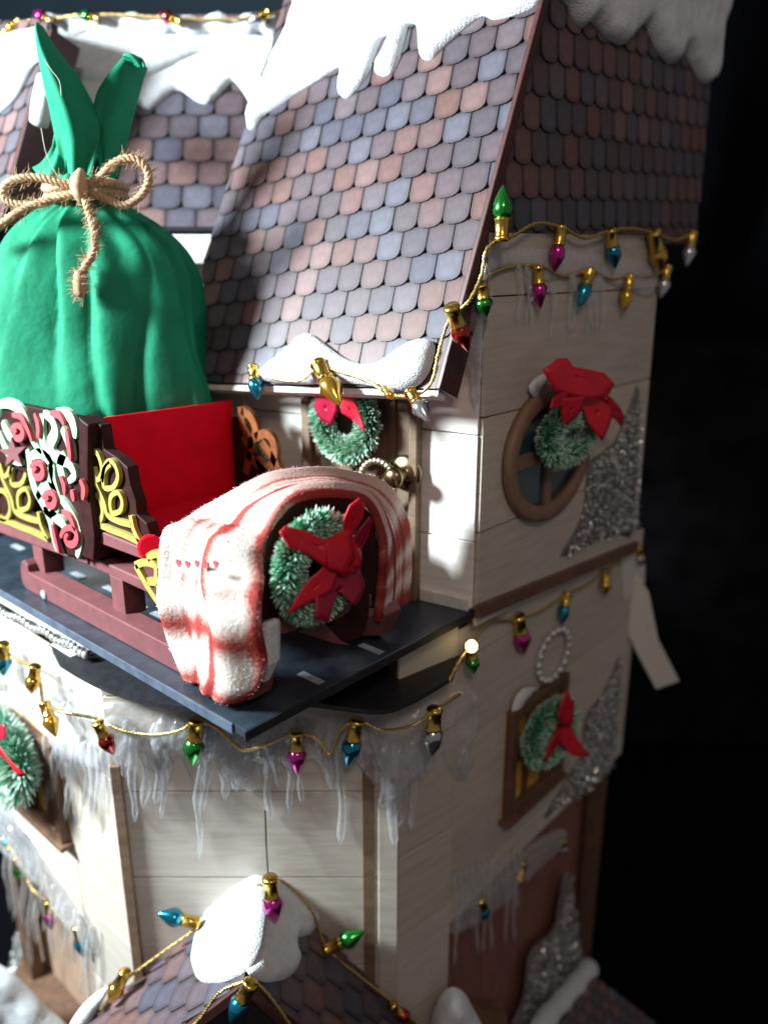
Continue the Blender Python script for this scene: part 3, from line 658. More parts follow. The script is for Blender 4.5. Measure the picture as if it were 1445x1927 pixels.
ics += [(375, 1440, 1620, .04), (640, 1400, 1590, .05), (505, 1400, 1550, .05), (305, 1400, 1540, .05)]
fringe('clear resin icicle fringe hanging across the bay under the black shelf', FC, [(195, 1325), (200, 1400), (235, 1452), (262, 1412), (300, 1465), (335, 1420), (370, 1480), (402, 1425), (440, 1470), (478, 1490), (512, 1430), (545, 1450), (590, 1432), (628, 1490), (660, 1430), (715, 1480), (722, 1345), (640, 1338), (560, 1330), (440, 1345), (330, 1340)], ics)
ics = [(738, 1400, 1600, .07), (748, 1400, 1560, .08), (765, 1400, 1500, .07), (778, 1390, 1560, .05), (795, 1380, 1470, .06), (725, 1400, 1520, .06), (812, 1370, 1450, .05)]
FCn = Fr(FC.P(.0, 0, .0), (RT*.9 + V((.16, .987, 0))*.5), (NC + V((.4, -.02, 0))))
fringe('thick milky ice cluster covering the top of the bay corner post', FCn, [(718, 1345), (716, 1470), (735, 1540), (752, 1535), (765, 1480), (790, 1460), (815, 1420), (830, 1360), (820, 1320), (760, 1330)], ics, w=.07, h=.10)
fringe('rounded clear ice lump hooked below the right end of the shelf', FX, [(850, 1300), (862, 1288), (882, 1290), (892, 1318), (888, 1370), (878, 1400), (880, 1440), (868, 1468), (852, 1450), (842, 1430), (836, 1380), (838, 1330)], [(872, 1410, 1466, .05)], w=.10, h=.12, mt='ice')
ics = [(x, 1375+(x-100)*.2+rnd.uniform(-10, 10), 1440+(x-100)*.4+rnd.choice([20, 50, 90]), .05) for x in range(92, 205, 12)]
fringe('bright ice drips over the left corner of the bay beside the window', FL, [(95, 1320), (90, 1390), (115, 1430), (150, 1440), (178, 1450), (196, 1440), (196, 1370), (150, 1325)], ics, w=.06)
fringe('frosty ice sheet along the top of the bright left wall', FL, [(-60, 1150), (-60, 1260), (-10, 1300), (20, 1290), (60, 1330), (95, 1350), (130, 1320), (185, 1360), (190, 1320), (130, 1262), (60, 1215)], [(x, 1230+x*.6, 1300+x*.6, .06) for x in range(5, 180, 22)], w=.05, h=.07)
ics = [(x, 1640+(x-850)*-.35, 1690+(x-850)*-.4+rnd.choice([30, 70, 130]), .03) for x in range(856, 985, 11)]
fringe('dim ice drips below the lower right wall panel', Fr((-.06, 2.55, 0), (0, 1, 0), (1, 0, 0)), [(850, 1720), (850, 1760), (900, 1740), (950, 1700), (1010, 1640), (1060, 1590), (1060, 1560), (1000, 1590), (900, 1680)], ics, w=.08)
ics = [(x, y, y+rnd.choice([30, 60, 110]), .022) for x, y in [(rnd.uniform(905, 1200), 0) for _ in range(22)] for y in [490+rnd.uniform(0, 60)]]
fringe('thin glue icicles trickling down the shaded tower wall under its lights', FW, [(930, 470), (925, 515), (960, 500), (1020, 530), (1100, 515), (1160, 540), (1225, 560), (1232, 500), (1100, 475)], ics, w=.045, h=.02, r=.02)
ics = [(893, 560, 760, .06), (905, 520, 640, .05), (898, 640, 720, .05)]
fringe('clear ice streak down the lit edge of the tower corner', Fr((.13, 2.62, 0), (.8, .6, 0), (.75, -.66, 0)), [(885, 540), (896, 530), (905, 600), (900, 690), (893, 752), (885, 700)], ics, w=.03, h=.05)
ics = [(x, 1560+x*1.1, 1640+x*1.1+rnd.choice([20, 60, 120]), .04) for x in range(15, 180, 14)]
fringe('frosted icicles under the lower edge of the bright left wall', Fr((-2.05, .12, 0), (1, 0, 0), (0, -1, 0)), [(0, 1500), (5, 1590), (50, 1640), (110, 1710), (165, 1790), (178, 1780), (160, 1730), (80, 1600)], ics, w=.05, h=.05)

# ================================================================== GLITTER DRIFTS
def glitter(label, fr, px, n, w=.042, size=.046):
    p = fr.at(*px[0], w); e = empty('glitter_drift', p, label, 'glitter patch')
    puff('glitter_backing', fr, px, .03, .05, 'glitter_base', w0=w, step=.09, parent=e, nz=.4, closed_spl=3)
    P = pxpoly(fr, px, w); xs = [a for a, _ in P]; ys = [b for _, b in P]; mb = MB(); rg = random.Random(5); c = 0
    def ins(x, y):
        r = False
        for i in range(len(P)):
            a, b = P[i], P[i-1]
            if (a[1] > y) != (b[1] > y) and x < (b[0]-a[0])*(y-a[1])/(b[1]-a[1])+a[0]: r = not r
        return r
    while c < n*1.5:
        x, y = rg.uniform(min(xs)-.03, max(xs)+.03), rg.uniform(min(ys)-.03, max(ys)+.03)
        if not ins(x, y): 
            continue
        c += 1; o = fr.P(x, y, w+.02+rg.uniform(0, .045)); d = V((rg.gauss(0, 1), rg.gauss(0, 1), rg.gauss(0, 1))).normalized(); d = (d*1.3+fr.n).normalized()
        a = d.orthogonal().normalized(); a = Quaternion(d, rg.uniform(0, 6)) @ a; b = d.cross(a); s = size*rg.uniform(.4, 1)
        mb.add([o+a*s*.5, o+b*s*.35, o-a*s*.5, o-b*s*.35], [(0, 1, 2, 3)])
    build('flakes', mb, 'glitter', e, kind='stuff', fix=False)
glitter('silver glitter drift in the back corner of the shaded tower wall', FW, [(1202, 735), (1180, 775), (1152, 835), (1108, 868), (1102, 905), (1096, 960), (1080, 1000), (1054, 1048), (1110, 1026), (1160, 1005), (1192, 992)], 1500)
glitter('silver glitter drift right of the wreath window on the lower wall', FX, [(1166, 1235), (1145, 1280), (1128, 1310), (1100, 1350), (1092, 1420), (1068, 1460), (1022, 1540), (1060, 1512), (1100, 1490), (1150, 1440), (1162, 1340)], 1800)
glitter('tall silver glitter drift by the brown post at the lower right', Fr((-.05, 2.55, 0), (0, 1, 0), (1, 0, 0)), [(1070, 1640), (1052, 1700), (1042, 1750), (1008, 1780), (992, 1815), (985, 1880), (960, 1945), (1010, 1945), (1060, 1860), (1090, 1800)], 1800)
glitter('silver glitter drift beside the pale door at the lower left', Fr((-4, .33, 0), (1, 0, 0), (0, -1, 0)), [(38, 1740), (60, 1790), (85, 1850), (115, 1945), (30, 1945), (20, 1830)], 1500)
glitter('sparkling glitter strip at the left edge below the green wreath', FL, [(-40, 1430), (0, 1480), (25, 1530), (30, 1580), (5, 1575), (-40, 1530)], 500)

# ================================================================== SLEIGH
sl = empty('toy_sleigh', (-1.9, 1.05, 0), 'dark red toy sleigh with gold and mint scrollwork standing on the black deck', 'sleigh')
def zb(lst, dx=0, dy=0): return [((x+dx)/3.211, 500+(y+dy)/3.211) for x, y in lst]
def plate(name, fr, px, c0, c1, mt, **k): return slab(name, fr, pxpoly(fr, px, c1), c0, c1, mt, sl, **k)
plate('side_panel', SN, [(112, 790), (160, 782), (190, 800), (196, 845), (222, 862), (240, 880), (246, 915), (256, 945), (258, 968), (276, 985), (290, 1035), (286, 1052), (160, 1003), (100, 980)], -.10, 0, 'sled_dark', bevel=.01)
plate('side_panel', SN, [(-60, 830), (60, 880), (62, 960), (86, 1000), (88, 1015), (0, 975), (-60, 950)], -.10, 0, 'sled_dark', bevel=.01)
loops = [([(570, 1130), (600, 1120), (625, 1160), (640, 1240), (612, 1290), (590, 1240)], True), ([(655, 1215), (690, 1175), (725, 1215), (735, 1280), (705, 1335), (650, 1330)], True),
         ([(695, 1390), (735, 1365), (762, 1420), (750, 1475), (705, 1490), (690, 1450)], True), ([(545, 1400), (590, 1375), (630, 1420), (642, 1500), (610, 1550), (560, 1520)], True),
         ([(490, 945), (530, 1010), (548, 1080), (560, 1200), (600, 1310), (650, 1420), (672, 1500), (740, 1540), (815, 1560)], False), ([(640, 1300), (655, 1230), (690, 1190)], False),
         ([(565, 1545), (640, 1570), (700, 1595), (780, 1625), (868, 1668)], False), ([(812, 1505), (825, 1570), (845, 1620), (870, 1668)], False), ([(520, 1230), (530, 1350), (545, 1450), (565, 1545)], False)]
for i, (lst, cl_) in enumerate(loops):
    mb = MB(); strips(mb, SN, zb(lst), .043 if i < 4 else .050, .003, .035, closed=cl_); build('gold_scroll', mb, 'gold_paint', sl)
for i, (lst, cl_) in enumerate(loops):
    if i == 4: lst = lst[3:]
    mb = MB(); strips(mb, SN, zb(lst, -560, -20), .043 if i < 4 else .050, .003, .035, closed=cl_); build('gold_scroll', mb, 'gold_paint', sl)
# body boards
mb = MB(); mb.box((-3.9, .26, .50), (3.1, 0, 0), (0, 1.62, 0), (0, 0, .10)); build('floor_board', mb, 'sled_pink', sl, bevel=.012)
plate('side_rail', SN, [(165, 990), (288, 1040), (288, 1060), (165, 1014)], -.12, .03, 'sled_pink', bevel=.01)
plate('side_rail', SN, [(-40, 962), (165, 1040), (165, 1062), (-40, 988)], -.12, .01, 'sled_pink', bevel=.01)
mb = MB(); mb.box((-3.9, .37, .6), (1.5, 0, 0), (0, .02, 0), (0, 0, .5)); build('inner_board', mb, 'sled_inner', sl)
mb = MB(); mb.prism([V(p) for p in ((-3.9, 1.82, .6), (-.6, 1.82, .6), (-.6, 1.82, .86), (-1.5, 1.82, .95), (-1.75, 1.82, 1.15), (-2.1, 1.82, 1.6), (-3.9, 1.82, 1.6))], V((0, .08, 0))); build('side_panel', mb, 'sled_dark', sl, bevel=.01)
# swirl board
plate('ornament_board', SN, [(-30, 748), (60, 765), (150, 785), (158, 830), (155, 900), (168, 985), (164, 1052), (112, 1042), (84, 960), (48, 890), (-30, 860)], .0, .07, 'sled_dark', bevel=.012)
plate('corner_post', SN, [(148, 785), (166, 800), (165, 900), (178, 1010), (176, 1056), (150, 1045)], -.1, .09, 'sled_dark', bevel=.015)
def sw(pts, wd, mt, c, nm, taper=True): mb = MB(); strips(mb, SN, zb(pts, 34, 0), wd, c, .03, taper=taper); build(nm, mb, mt, sl)
mint = [[(-30, 840), (40, 830), (110, 870), (150, 950), (190, 1060), (240, 1130)], [(250, 890), (300, 930), (320, 1000), (290, 1080), (320, 1150), (400, 1190), (435, 1260), (400, 1300)],
        [(150, 1100), (165, 1180), (175, 1260), (200, 1350), (250, 1440), (290, 1540), (310, 1640), (330, 1720)], [(170, 1150), (230, 1130), (290, 1180), (300, 1250), (320, 1330), (350, 1400)],
        [(350, 1400), (400, 1470), (445, 1560), (465, 1660), (450, 1755)], [(0, 940), (40, 1020), (70, 1060)], [(360, 980), (400, 1060), (425, 1180)], [(300, 1200), (290, 1290), (330, 1370)], [(240, 900), (235, 1000), (260, 1110), (310, 1200)],
        [(380, 1130), (350, 1200), (370, 1290), (400, 1350)], [(210, 1400), (260, 1330), (320, 1370), (325, 1460), (280, 1510)]]
mint += [[(330, 880), (400, 900), (430, 960), (440, 1040)], [(250, 1470), (300, 1500), (370, 1560), (390, 1640)], [(-20, 1000), (20, 1100), (60, 1160), (120, 1190)]]
for p in mint: sw(p, .110, 'mint_paint', .071, 'mint_scroll')
def spiral(cx, cy, r, a0, turns=1.15): return [(cx+(r*(1-.62*k/10))*math.cos(a0+k/10*turns*6.28), cy+(r*1.25*(1-.62*k/10))*math.sin(a0+k/10*turns*6.28)) for k in range(11)]
coral = [spiral(92, 1010, 42, 3.4), spiral(210, 1240, 46, 3.6), spiral(285, 1415, 44, 3.4), spiral(408, 1640, 56, 3.2), [(60, 900), (110, 910), (150, 980), (180, 1060)], [(195, 890), (215, 960), (215, 1040)], [(290, 890), (340, 900), (375, 960)],
         [(385, 980), (400, 1080), (412, 1180)], [(350, 1270), (370, 1320), (375, 1380)], [(420, 1350), (430, 1420)], [(300, 1560), (315, 1640), (340, 1730)], [(360, 1480), (410, 1520), (440, 1600)], [(470, 1290), (490, 1340), (485, 1410)]]
for p in coral: sw(p, .062, 'coral_paint', .098, 'coral_scroll')
cx, cy = 90, 1130
mb = MB(); mb.prism([SN.P(*SN.uv(*zb([(cx+math.cos(k*math.pi/5-.4)*(85 if k % 2 == 0 else 34), cy+math.sin(k*math.pi/5-.4)*(95 if k % 2 == 0 else 38))])[0], .10), .095) for k in range(10)], SN.n*.025); build('coral_star', mb, 'sled_pink', sl)
for p in ([(262, 1062), (290, 1110), (322, 1155)], [(262, 1062), (280, 1056), (300, 1064), (300, 1090), (285, 1092)], [(285, 1048), (300, 1040), (316, 1052), (318, 1080)], [(308, 1050), (310, 1100), (318, 1140)]):
    mb = MB(); strips(mb, SN, p, .06, .12, .035); build('gold_scroll', mb, 'gold_paint', sl)
# seat
def cushion(name, o, a, b, c, mt='velvet_red', r=.06):
    o, E = V(o), [V(a), V(b), V(c)]; L3 = [e.length for e in E]; k = L3.index(min(L3)); n_ = E[k]; p_, q_ = [E[i] for i in range(3) if i != k]; mb = MB()
    ctr_ = o + n_*.5; G = 22
    for sg in (1, -1):
        rows = []
        for i in range(G+1):
            rr_ = []
            for j in range(G+1):
                s_, t_ = i/G, j/G; f = (1-abs(2*s_-1)**5)*(1-abs(2*t_-1)**5); P0 = ctr_ + p_*s_ + q_*t_
                rr_.append(P0 + n_*sg*(.5*max(0, f)**.45*(.92+.16*noise.noise(P0*2.2)) + .02))
            rows.append(rr_)
        mb.grid(rows)
    ed = [ctr_, ctr_+p_, ctr_+p_+q_, ctr_+q_, ctr_]; c_ = MB(); c_.tube(resamp(ed, .1), .018, 6)
    m_ = build(name, mb, mt, sl, smooth=True); ORI[m_] = ORI[sl]; build('piping', c_, mt, m_, smooth=True)
cushion('seat_back', (-2.30, .36, .75), (.19, 0, 0), (0, 1.47, 0), (0, 0, 1.02), r=.07)
cushion('seat_cushion', (-2.12, .36, .76), (.75, 0, 0), (0, 1.42, 0), (0, 0, .20), r=.07)
cushion('seat_cushion', (-1.40, .25, .80), (.75, 0, 0), (0, 1.53, 0), (0, 0, .20), r=.09)
mb = MB(); mb.tube([SN.at(284, 1030, -.02), SN.at(284, 1030, .1)], .10, 16); build('cushion_end', mb, 'velvet_red', sl, bevel=.02)
mb = MB(); mb.box((-2.36, .28, .6), (.06, 0, 0), (0, 1.60, 0), (0, 0, 1.08)); build('back_board', mb, 'sled_dark', sl, bevel=.01)
# far copper scrolls
for p in ([(460, 765), (465, 800), (480, 830), (475, 860), (470, 890)], [(462, 770), (480, 785), (488, 812), (476, 835), (465, 820)], [(488, 822), (508, 815), (522, 835), (520, 870), (500, 880), (492, 858)], [(500, 830), (514, 850), (530, 880), (536, 905)], [(470, 850), (490, 870), (510, 890)]):
    mb = MB(); strips(mb, SF, p, .085, .0, .05); build('copper_scroll', mb, 'copper_paint', sl)
# struts and runners
for x in (-3.36, -1.95):
    for y in (.26, 1.55):
        mb = MB(); mb.box((x, y, .17), (.20, 0, 0), (0, .20, 0), (0, 0, .34)); build('strut', mb, 'sled_pink' if y < 1 else 'sled_dark', sl, bevel=.008)
mb = MB(); mb.box((-3.1, .9, .30), (1.2, 0, 0), (0, .1, 0), (0, 0, .08)); build('cross_bar', mb, 'sled_dark', sl)
for y in (.165, 1.52):
    pr = [(-3.48, .10), (-3.46, .04), (-3.40, .003), (-.30, .003), (-.02, .10), (.05, .30), (-.02, .36), (-.10, .26), (-.30, .20), (-3.30, .20), (-3.30, .27), (-3.36, .31), (-3.43, .28), (-3.47, .2)]
    mb = MB(); mb.prism([V((a, y, b)) for a, b in pr], V((0, .20, 0))); build('runner', mb, 'sled_pink', sl, bevel=.01)
mb = MB(); mb.lathe(SN.at(84, 1119, .085), (0, -1, 0), [(.045, 0), (.045, .012), (.03, .02)], 14); build('peg', mb, 'marking_white', sl)
# dash and nose
dpx = [(500, 1188), (494, 1100), (500, 1020), (522, 968), (560, 936), (620, 928), (672, 936), (704, 972), (714, 1030), (712, 1090), (696, 1145), (640, 1165)]
mb = MB(); mb.prism([DX.P(*DX.uv(x, y), -.12) for x, y in dpx], DX.n*.12); build('dash_board', mb, 'sled_dark', sl, bevel=.02)
mb = MB(); mb.prism([DX.P(*DX.uv(x, y, .05), 0) for x, y in ((492, 1172), (640, 1140), (700, 1118), (700, 1140), (640, 1166), (494, 1204))], DX.n*.05); build('front_rail', mb, 'sled_pink', sl, bevel=.01)
mb = MB(); mb.prism([DX.P(*DX.uv(x, y, .06), -.3) for x, y in ((600, 1192), (660, 1150), (680, 1085), (694, 1090), (698, 1130), (694, 1170), (682, 1200), (655, 1212), (625, 1206))], DX.n*.36); build('nose_scroll', mb, 'sled_dark', sl, bevel=.02)
mb = MB(); mb.prism([DX.P(*DX.uv(x, y, .07), .061) for x, y in ((560, 1188), (602, 1166), (640, 1205), (660, 1214), (625, 1209))], DX.n*.02); build('nose_plate', mb, 'sled_pink', sl)

# ================================================================== BLANKET
FLAP = Fr((0, .14, 0), (1, 0, 0), (0, -1, 0))
def DXp(x, px, py): f = Fr((x, 0, 0), (0, 1, 0), (1, 0, 0)); return f.at(px, py)
front = [FLAP.at(442, 1326, .04), FLAP.at(486, 1282, .0), FLAP.at(494, 1200), FLAP.at(490, 1120), DXp(-.02, 494, 1058), DXp(0, 508, 990), DXp(.01, 536, 946), DXp(.02, 580, 926), DXp(.02, 640, 922), DXp(.02, 690, 936), DXp(.02, 716, 985), DXp(.02, 722, 1050), DXp(.0, 718, 1110), DXp(-.02, 712, 1172)]
back = [FLAP.at(352, 1278), FLAP.at(336, 1220), FLAP.at(326, 1150), FLAP.at(319, 1080), FLAP.at(322, 1008), DXp(-.80, 366, 968), DXp(-.72, 430, 930), DXp(-.60, 500, 897), DXp(-.50, 570, 882), DXp(-.42, 640, 884), DXp(-.36, 712, 902), DXp(-.30, 758, 955), DXp(-.28, 771, 1040), DXp(-.26, 766, 1135)]
f_, b_ = spl(front, 5), spl(back, 5); M_ = len(f_); NW = 22; rows = []; blk = MB()
ctr = V((-.45, 1.0, .6)); Lc = 0
vv = []
for i in range(M_):
    if i: Lc += ((f_[i]-f_[i-1]).length+(b_[i]-b_[i-1]).length)/2
    vv.append(Lc); r = []
    tt = i/(M_-1)
    for j in range(NW+1):
        s = j/NW; p = b_[i].lerp(f_[i], s); o = (V((0, p.y-ctr.y, p.z-.45))); o = o.normalized() if o.length > 0 else Z
        if tt < .33: o = V((0, -1, 0)).lerp(o, max(0, (tt-.2)/.13)).normalized()
        side = (.04 if tt < .36 else -.03)*math.sin(math.pi*s)**.7 - .03
        fold = (.085*(math.sin(s*8.0+2.2+.8*noise.noise(V((i*.13, 0, 0))))+.6)*min(1, .25+tt*4) + .02*math.sin(s*17+i*.2))*(1 if tt < .33 else .25)
        p = p + o*(side+fold) + V((noise.noise(p*4), noise.noise(p*4+Z*9), noise.noise(p*4+Z*5)))*.015
        # rag-cut hem
        if i == 0: p.z += .05*noise.noise(V((s*9, 3, 1)))
        r.append(p)
    rows.append(r)
k = blk.grid(rows)
for i in range(M_):
    for j in range(NW+1): blk.uv[i*(NW+1)+j] = (j/NW, vv[i]/vv[-1])
def has(n): return n
bl = empty('plaid_blanket', (-.45, .9, .7), 'red and white plaid fleece blanket draped over the front of the sleigh', 'blanket')
build('cloth', blk, 'plaid', bl, smooth=True, solid=.07, sub=1)
# fleece fuzz on the cloth
fz = MB(); rg = random.Random(2)
for q in range(12000):
    i, j = rg.randrange(M_-1), rg.randrange(NW); s, t = rg.random(), rg.random()
    p = rows[i][j].lerp(rows[i][j+1], s).lerp(rows[i+1][j].lerp(rows[i+1][j+1], s), t)
    nn = (rows[i][j+1]-rows[i][j]).cross(rows[i+1][j]-rows[i][j]).normalized()
    if nn.dot(CAM-p) < 0: nn = -nn
    if nn.length < .5: continue
    d = (nn + V((rg.gauss(0, .6), rg.gauss(0, .6), rg.gauss(0, .6)))).normalized(); L_ = rg.uniform(.005, .016); sd = d.orthogonal().normalized()*.0035
    u_ = (j+s)/NW; v_ = (vv[i]+(vv[i+1]-vv[i])*t)/vv[-1]
    m_ = min(1, max([wt for ce, h, wt in PL_U if abs(u_-ce) < h]+[0]) + max([wt for ce, h, wt in PL_V if abs(v_-ce) < h]+[0]))
    W0, W1, W2 = V((.72, .68, .62)), V((.42, .11, .09)), V((.22, .025, .024)); col = W0.lerp(W1, m_/.55) if m_ < .55 else W1.lerp(W2, (m_-.55)/.45)
    k0 = fz.add([p+nn*.03-sd, p+nn*.03+sd, p+nn*.03+d*L_], [(0, 1, 2)])
    for z in range(3): fz.col[k0+z] = col
build('fuzz', fz, 'blanket_fuzz', bl, kind='stuff', fix=False)
# lining hanging behind the near flap
lf = [FLAP.at(470, 1180, -.08), FLAP.at(500, 1170, -.08), FLAP.at(500, 1255, -.08), FLAP.at(480, 1300, -.06), FLAP.at(452, 1318, -.03), FLAP.at(440, 1250, -.05)]
mb = MB(); mb.prism(lf, V((0, .16, 0))); build('lining', mb, 'snow_felt', bl, smooth=False, bevel=.05)
# row of small hearts woven across the flap
for k in range(5):
    c = FLAP.at(338+k*17.5, 1059+k*.5+(2 if k % 2 else 0), .165); hp = []
    for a in range(14):
        t = 2*math.pi*a/14; hp.append(c + V((1, 0, 0))*.0020*16*math.sin(t)**3*.9 + Z*.0020*(13*math.cos(t)-5*math.cos(2*t)-2*math.cos(3*t)-math.cos(4*t)))
    mb = MB(); mb.prism(hp, V((0, -.012, 0))); build('woven_heart', mb, 'coral_paint', bl)

# ================================================================== SACK
sil = [(330, 112, 212), (352, 105, 220), (372, 108, 218), (386, 92, 236), (402, 66, 262), (430, 30, 306), (470, 2, 346), (520, -18, 374), (580, -30, 386), (650, -38, 388), (720, -42, 400), (762, -30, 404), (790, 30, 385), (830, 70, 350), (890, 80, 330)]
prof = []
for y, a, b in sil:
    ua, z = FK.uv(a, y); ub, _ = FK.uv(b, y); prof.append(V(((ua+ub)/2, (ub-ua)/2, z)))
prof = spl(prof, 5); NS = 220; rows = []
sack = empty('gift_sack', (KC.x, KC.y, .8), 'tall green cloth gift sack tied with twine standing in the back of the sleigh', 'sack')
ztop, zbot = prof[0].z, prof[-1].z
folds = [(1.35, .085, .11), (1.74, .12, .12), (2.15, .07, .12), (.95, .09, .13), (.62, .06, .10), (.28, .07, .12), (2.55, .07, .13), (2.9, .06, .14)]
for q in prof:
    row = []; h = (ztop-q.z)/(ztop-zbot); neck = math.exp(-((h-.13)/.14)**2)
    for j in range(NS):
        th = 2*math.pi*j/NS; c, s = math.cos(th), math.sin(th)
        e = .78 if h > .55 else 1 - .22*h/.55
        cc, ss = math.copysign(abs(c)**e, c), math.copysign(abs(s)**e, s)
        m = 1.0
        drift = .25*noise.noise(V((h*2.2, 1.3, 0)))
        for a0, dep, wd in folds:          # long sharp creases running down from the tie
            d = th - (a0 + drift*(a0-1.5)*.5 + .10*math.sin(h*3+a0*5)); cr = math.exp(-d/(wd*1.7)) if d > 0 else math.exp(d/(wd*.22))
            m -= 2.1*dep*cr*(.55+.45*math.sin(h*5+a0*4))*(1.1-h*.35)
        m += neck*.055*math.cos(17*th+3*math.sin(h*6)) + .045*math.cos(7*th+1+h*3)*(1-h*.6)
        m += .09*noise.noise(V((c*1.6, s*1.6, h*2.6)))
        row.append(FK.P(q.x + cc*q.y*m, 0, ss*q.y*.58*m) + Z*q.z + Z*.02*math.cos(17*th)*neck)
    rows.append(row)
mb = MB(); mb.grid(rows, True); mb.f.append(tuple(len(mb.v)-NS+j for j in range(NS)))
build('cloth_body', mb, 'sack_green', sack, smooth=True, sub=0)
def ruled(name, L, Rr, bulge, tw, mt, parent, fr=FK, w=0, n=16, rip=.03, curl=0, solid=.025):
    a = spl([fr.at(x, y, w) for x, y in L], 6); b = spl([fr.at(x, y, w+tw) for x, y in Rr], 6); m = min(len(a), len(b)); rows = []
    for i in range(m):
        r = []; t = i/(m-1)
        for j in range(n+1):
            s = j/n; p = a[i].lerp(b[i], s) + fr.n*(bulge*math.sin(math.pi*s)*math.sin(math.pi*min(1, .15+t*.9))+rip*math.sin(s*11+t*3)*t + curl*s*s)
            r.append(p)
        rows.append(r)
    mb = MB(); mb.grid(rows); return build(name, mb, mt, parent, smooth=True, solid=solid, sub=1)
ruled('left_ear', [(80, 50), (76, 90), (84, 150), (96, 205), (106, 262), (116, 340)], [(80, 50), (112, 100), (148, 145), (182, 210), (190, 262), (170, 345)], .26, .0, 'sack_green', sack, w=.02)
ruled('right_ear', [(236, 104), (206, 140), (182, 182), (178, 240), (186, 290), (192, 345)], [(272, 122), (262, 152), (248, 205), (234, 262), (224, 312), (214, 350)], .10, -.12, 'sack_green', sack, w=.0, curl=-.1)
ruled('right_ear', [(232, 106), (240, 112), (250, 118), (262, 126)], [(236, 104), (252, 104), (268, 112), (274, 128)], .05, .05, 'sack_green', sack, w=.02)
ruled('middle_fold', [(172, 200), (166, 250), (160, 300), (158, 350)], [(200, 205), (214, 240), (224, 290), (220, 350)], .10, -.1, 'sack_green', sack, w=-.16, rip=.06)
ruled('side_flap', [(62, 316), (80, 306), (98, 280), (104, 250)], [(92, 345), (112, 345), (124, 330), (128, 300)], .06, .05, 'sack_green', sack, w=-.04)
# twine
tw = empty('twine_bow', FK.at(155, 355, .5), 'frayed jute twine bow tied round the neck of the green sack', 'twine')
def T(pts, w): return [FK.at(x, y, w if not isinstance(w, list) else w[i]) for i, (x, y) in enumerate(pts)]
tws = [('loop', [(158, 352), (118, 345), (70, 334), (28, 338), (6, 358), (18, 380), (60, 386), (108, 374), (156, 356)], .50),
       ('tail', [(152, 362), (95, 376), (44, 394), (0, 424), (-40, 445)], .52),
       ('loop', [(156, 352), (188, 334), (214, 308), (244, 298), (270, 308), (281, 335), (268, 366), (236, 386), (200, 374), (158, 358)], .50),
       ('tail', [(154, 350), (166, 392), (178, 432), (178, 472), (162, 500), (152, 524)], [.56, .58, .60, .62, .64, .66])]
def fuzz(mb, P, n, r, rg):
    for _ in range(n):
        p = P[rg.randrange(len(P))]; d = V((rg.gauss(0, 1), rg.gauss(0, 1), rg.gauss(0, 1))).normalized(); L_ = rg.uniform(.04, .125); e = d.orthogonal().normalized()
        mb.tube([p+d*r*.6, p+d*L_*.6+e*.01, p+d*L_+e*.04], [.003, .0025, .0012], 3, False)
rg = random.Random(9)
for nm, pts, ww in tws:
    P = cord_pts(T(pts, ww)); mb = MB(); rope(mb, P, .033, .13, 6, 3, 1); fuzz(mb, P, 300, .03, rg); build(nm, mb, 'twine', tw, smooth=True)
P = []
for k in range(49):
    t = 2*math.pi*k/48; P.append(FK.P(0, 0, 0) + FK.u*(FK.uv(163, 360)[0] + .345*math.cos(t)) + FK.n*(.30*math.sin(t)) + Z*FK.at(160, 362).z + Z*(.02*math.sin(t*2)))
for dz in (-.04, .045):
    mb = MB(); rope(mb, [p+Z*dz for p in P], .042, .15, 6, 3, 1); build('wrap', mb, 'twine', tw, smooth=True)
mb = MB(); c = FK.at(156, 352, .50); mb.tube([c+Z*.13, c+Z*.07+NC*.06, c+NC*.09, c-Z*.08+NC*.05, c-Z*.14], [.03, .06, .075, .06, .03], 12); fuzz(mb, [c]*5, 60, .08, rg); build('knot', mb, 'twine', tw, smooth=True)
mb = MB(); c = FK.at(150, 528, .68); fuzz(mb, [c + Z*.05, c, c - Z*.06, c-Z*.1], 160, .03, rg); mb.tube([c+Z*.08, c, c-Z*.08, c-Z*.14], [.03, .055, .06, .02], 8); build('frayed_end', mb, 'twine', tw, smooth=True)
# stray threads
th_ = empty('loose_threads', FK.at(120, 250, .4), 'fine pale stray threads clinging to the green sack', 'thread')
for pts in ([(84, 112), (96, 130), (112, 152), (116, 180)], [(78, 240), (88, 290), (108, 330), (122, 345)]):
    mb = MB(); mb.tube(spl(T(pts, .33), 6), .0028, 4); build('thread', mb, 'hair_fibre', th_, smooth=True)

# ================================================================== WREATHS
def ribbon_poly(parent, fr, pts, w, tilt, mt='ribbon_red', n=5):
    """bow lobe: outline on plane, gently domed"""
    P = [fr.uv(x, y, w) for x, y in pts]; cx = sum(p[0] for p in P)/len(P); cy = sum(p[1] for p in P)/len(P); mb = MB()
    out = []; al = cx*37+len(P)*1.7
    for i in range(len(P)):
        a, b = P[i], P[(i+1) % len(P)]
        for k in range(4): out.append((a[0]+(b[0]-a[0])*k/4, a[1]+(b[1]-a[1])*k/4))
    rows = []
    for s in (1, .75, .5, .25, .02):
        rows.append([fr.P(cx+(a-cx)*s, cy+(b-cy)*s, w + .03 + s*(.22*math.cos(al)*(a-cx) + .22*math.sin(al)*(b-cy)) + .012*math.sin((a-cx)*16*s+(b-cy)*6*s)) for a, b in out])
    mb.grid(rows, True); build('ribbon', mb, mt, parent, smooth=True, solid=.010)
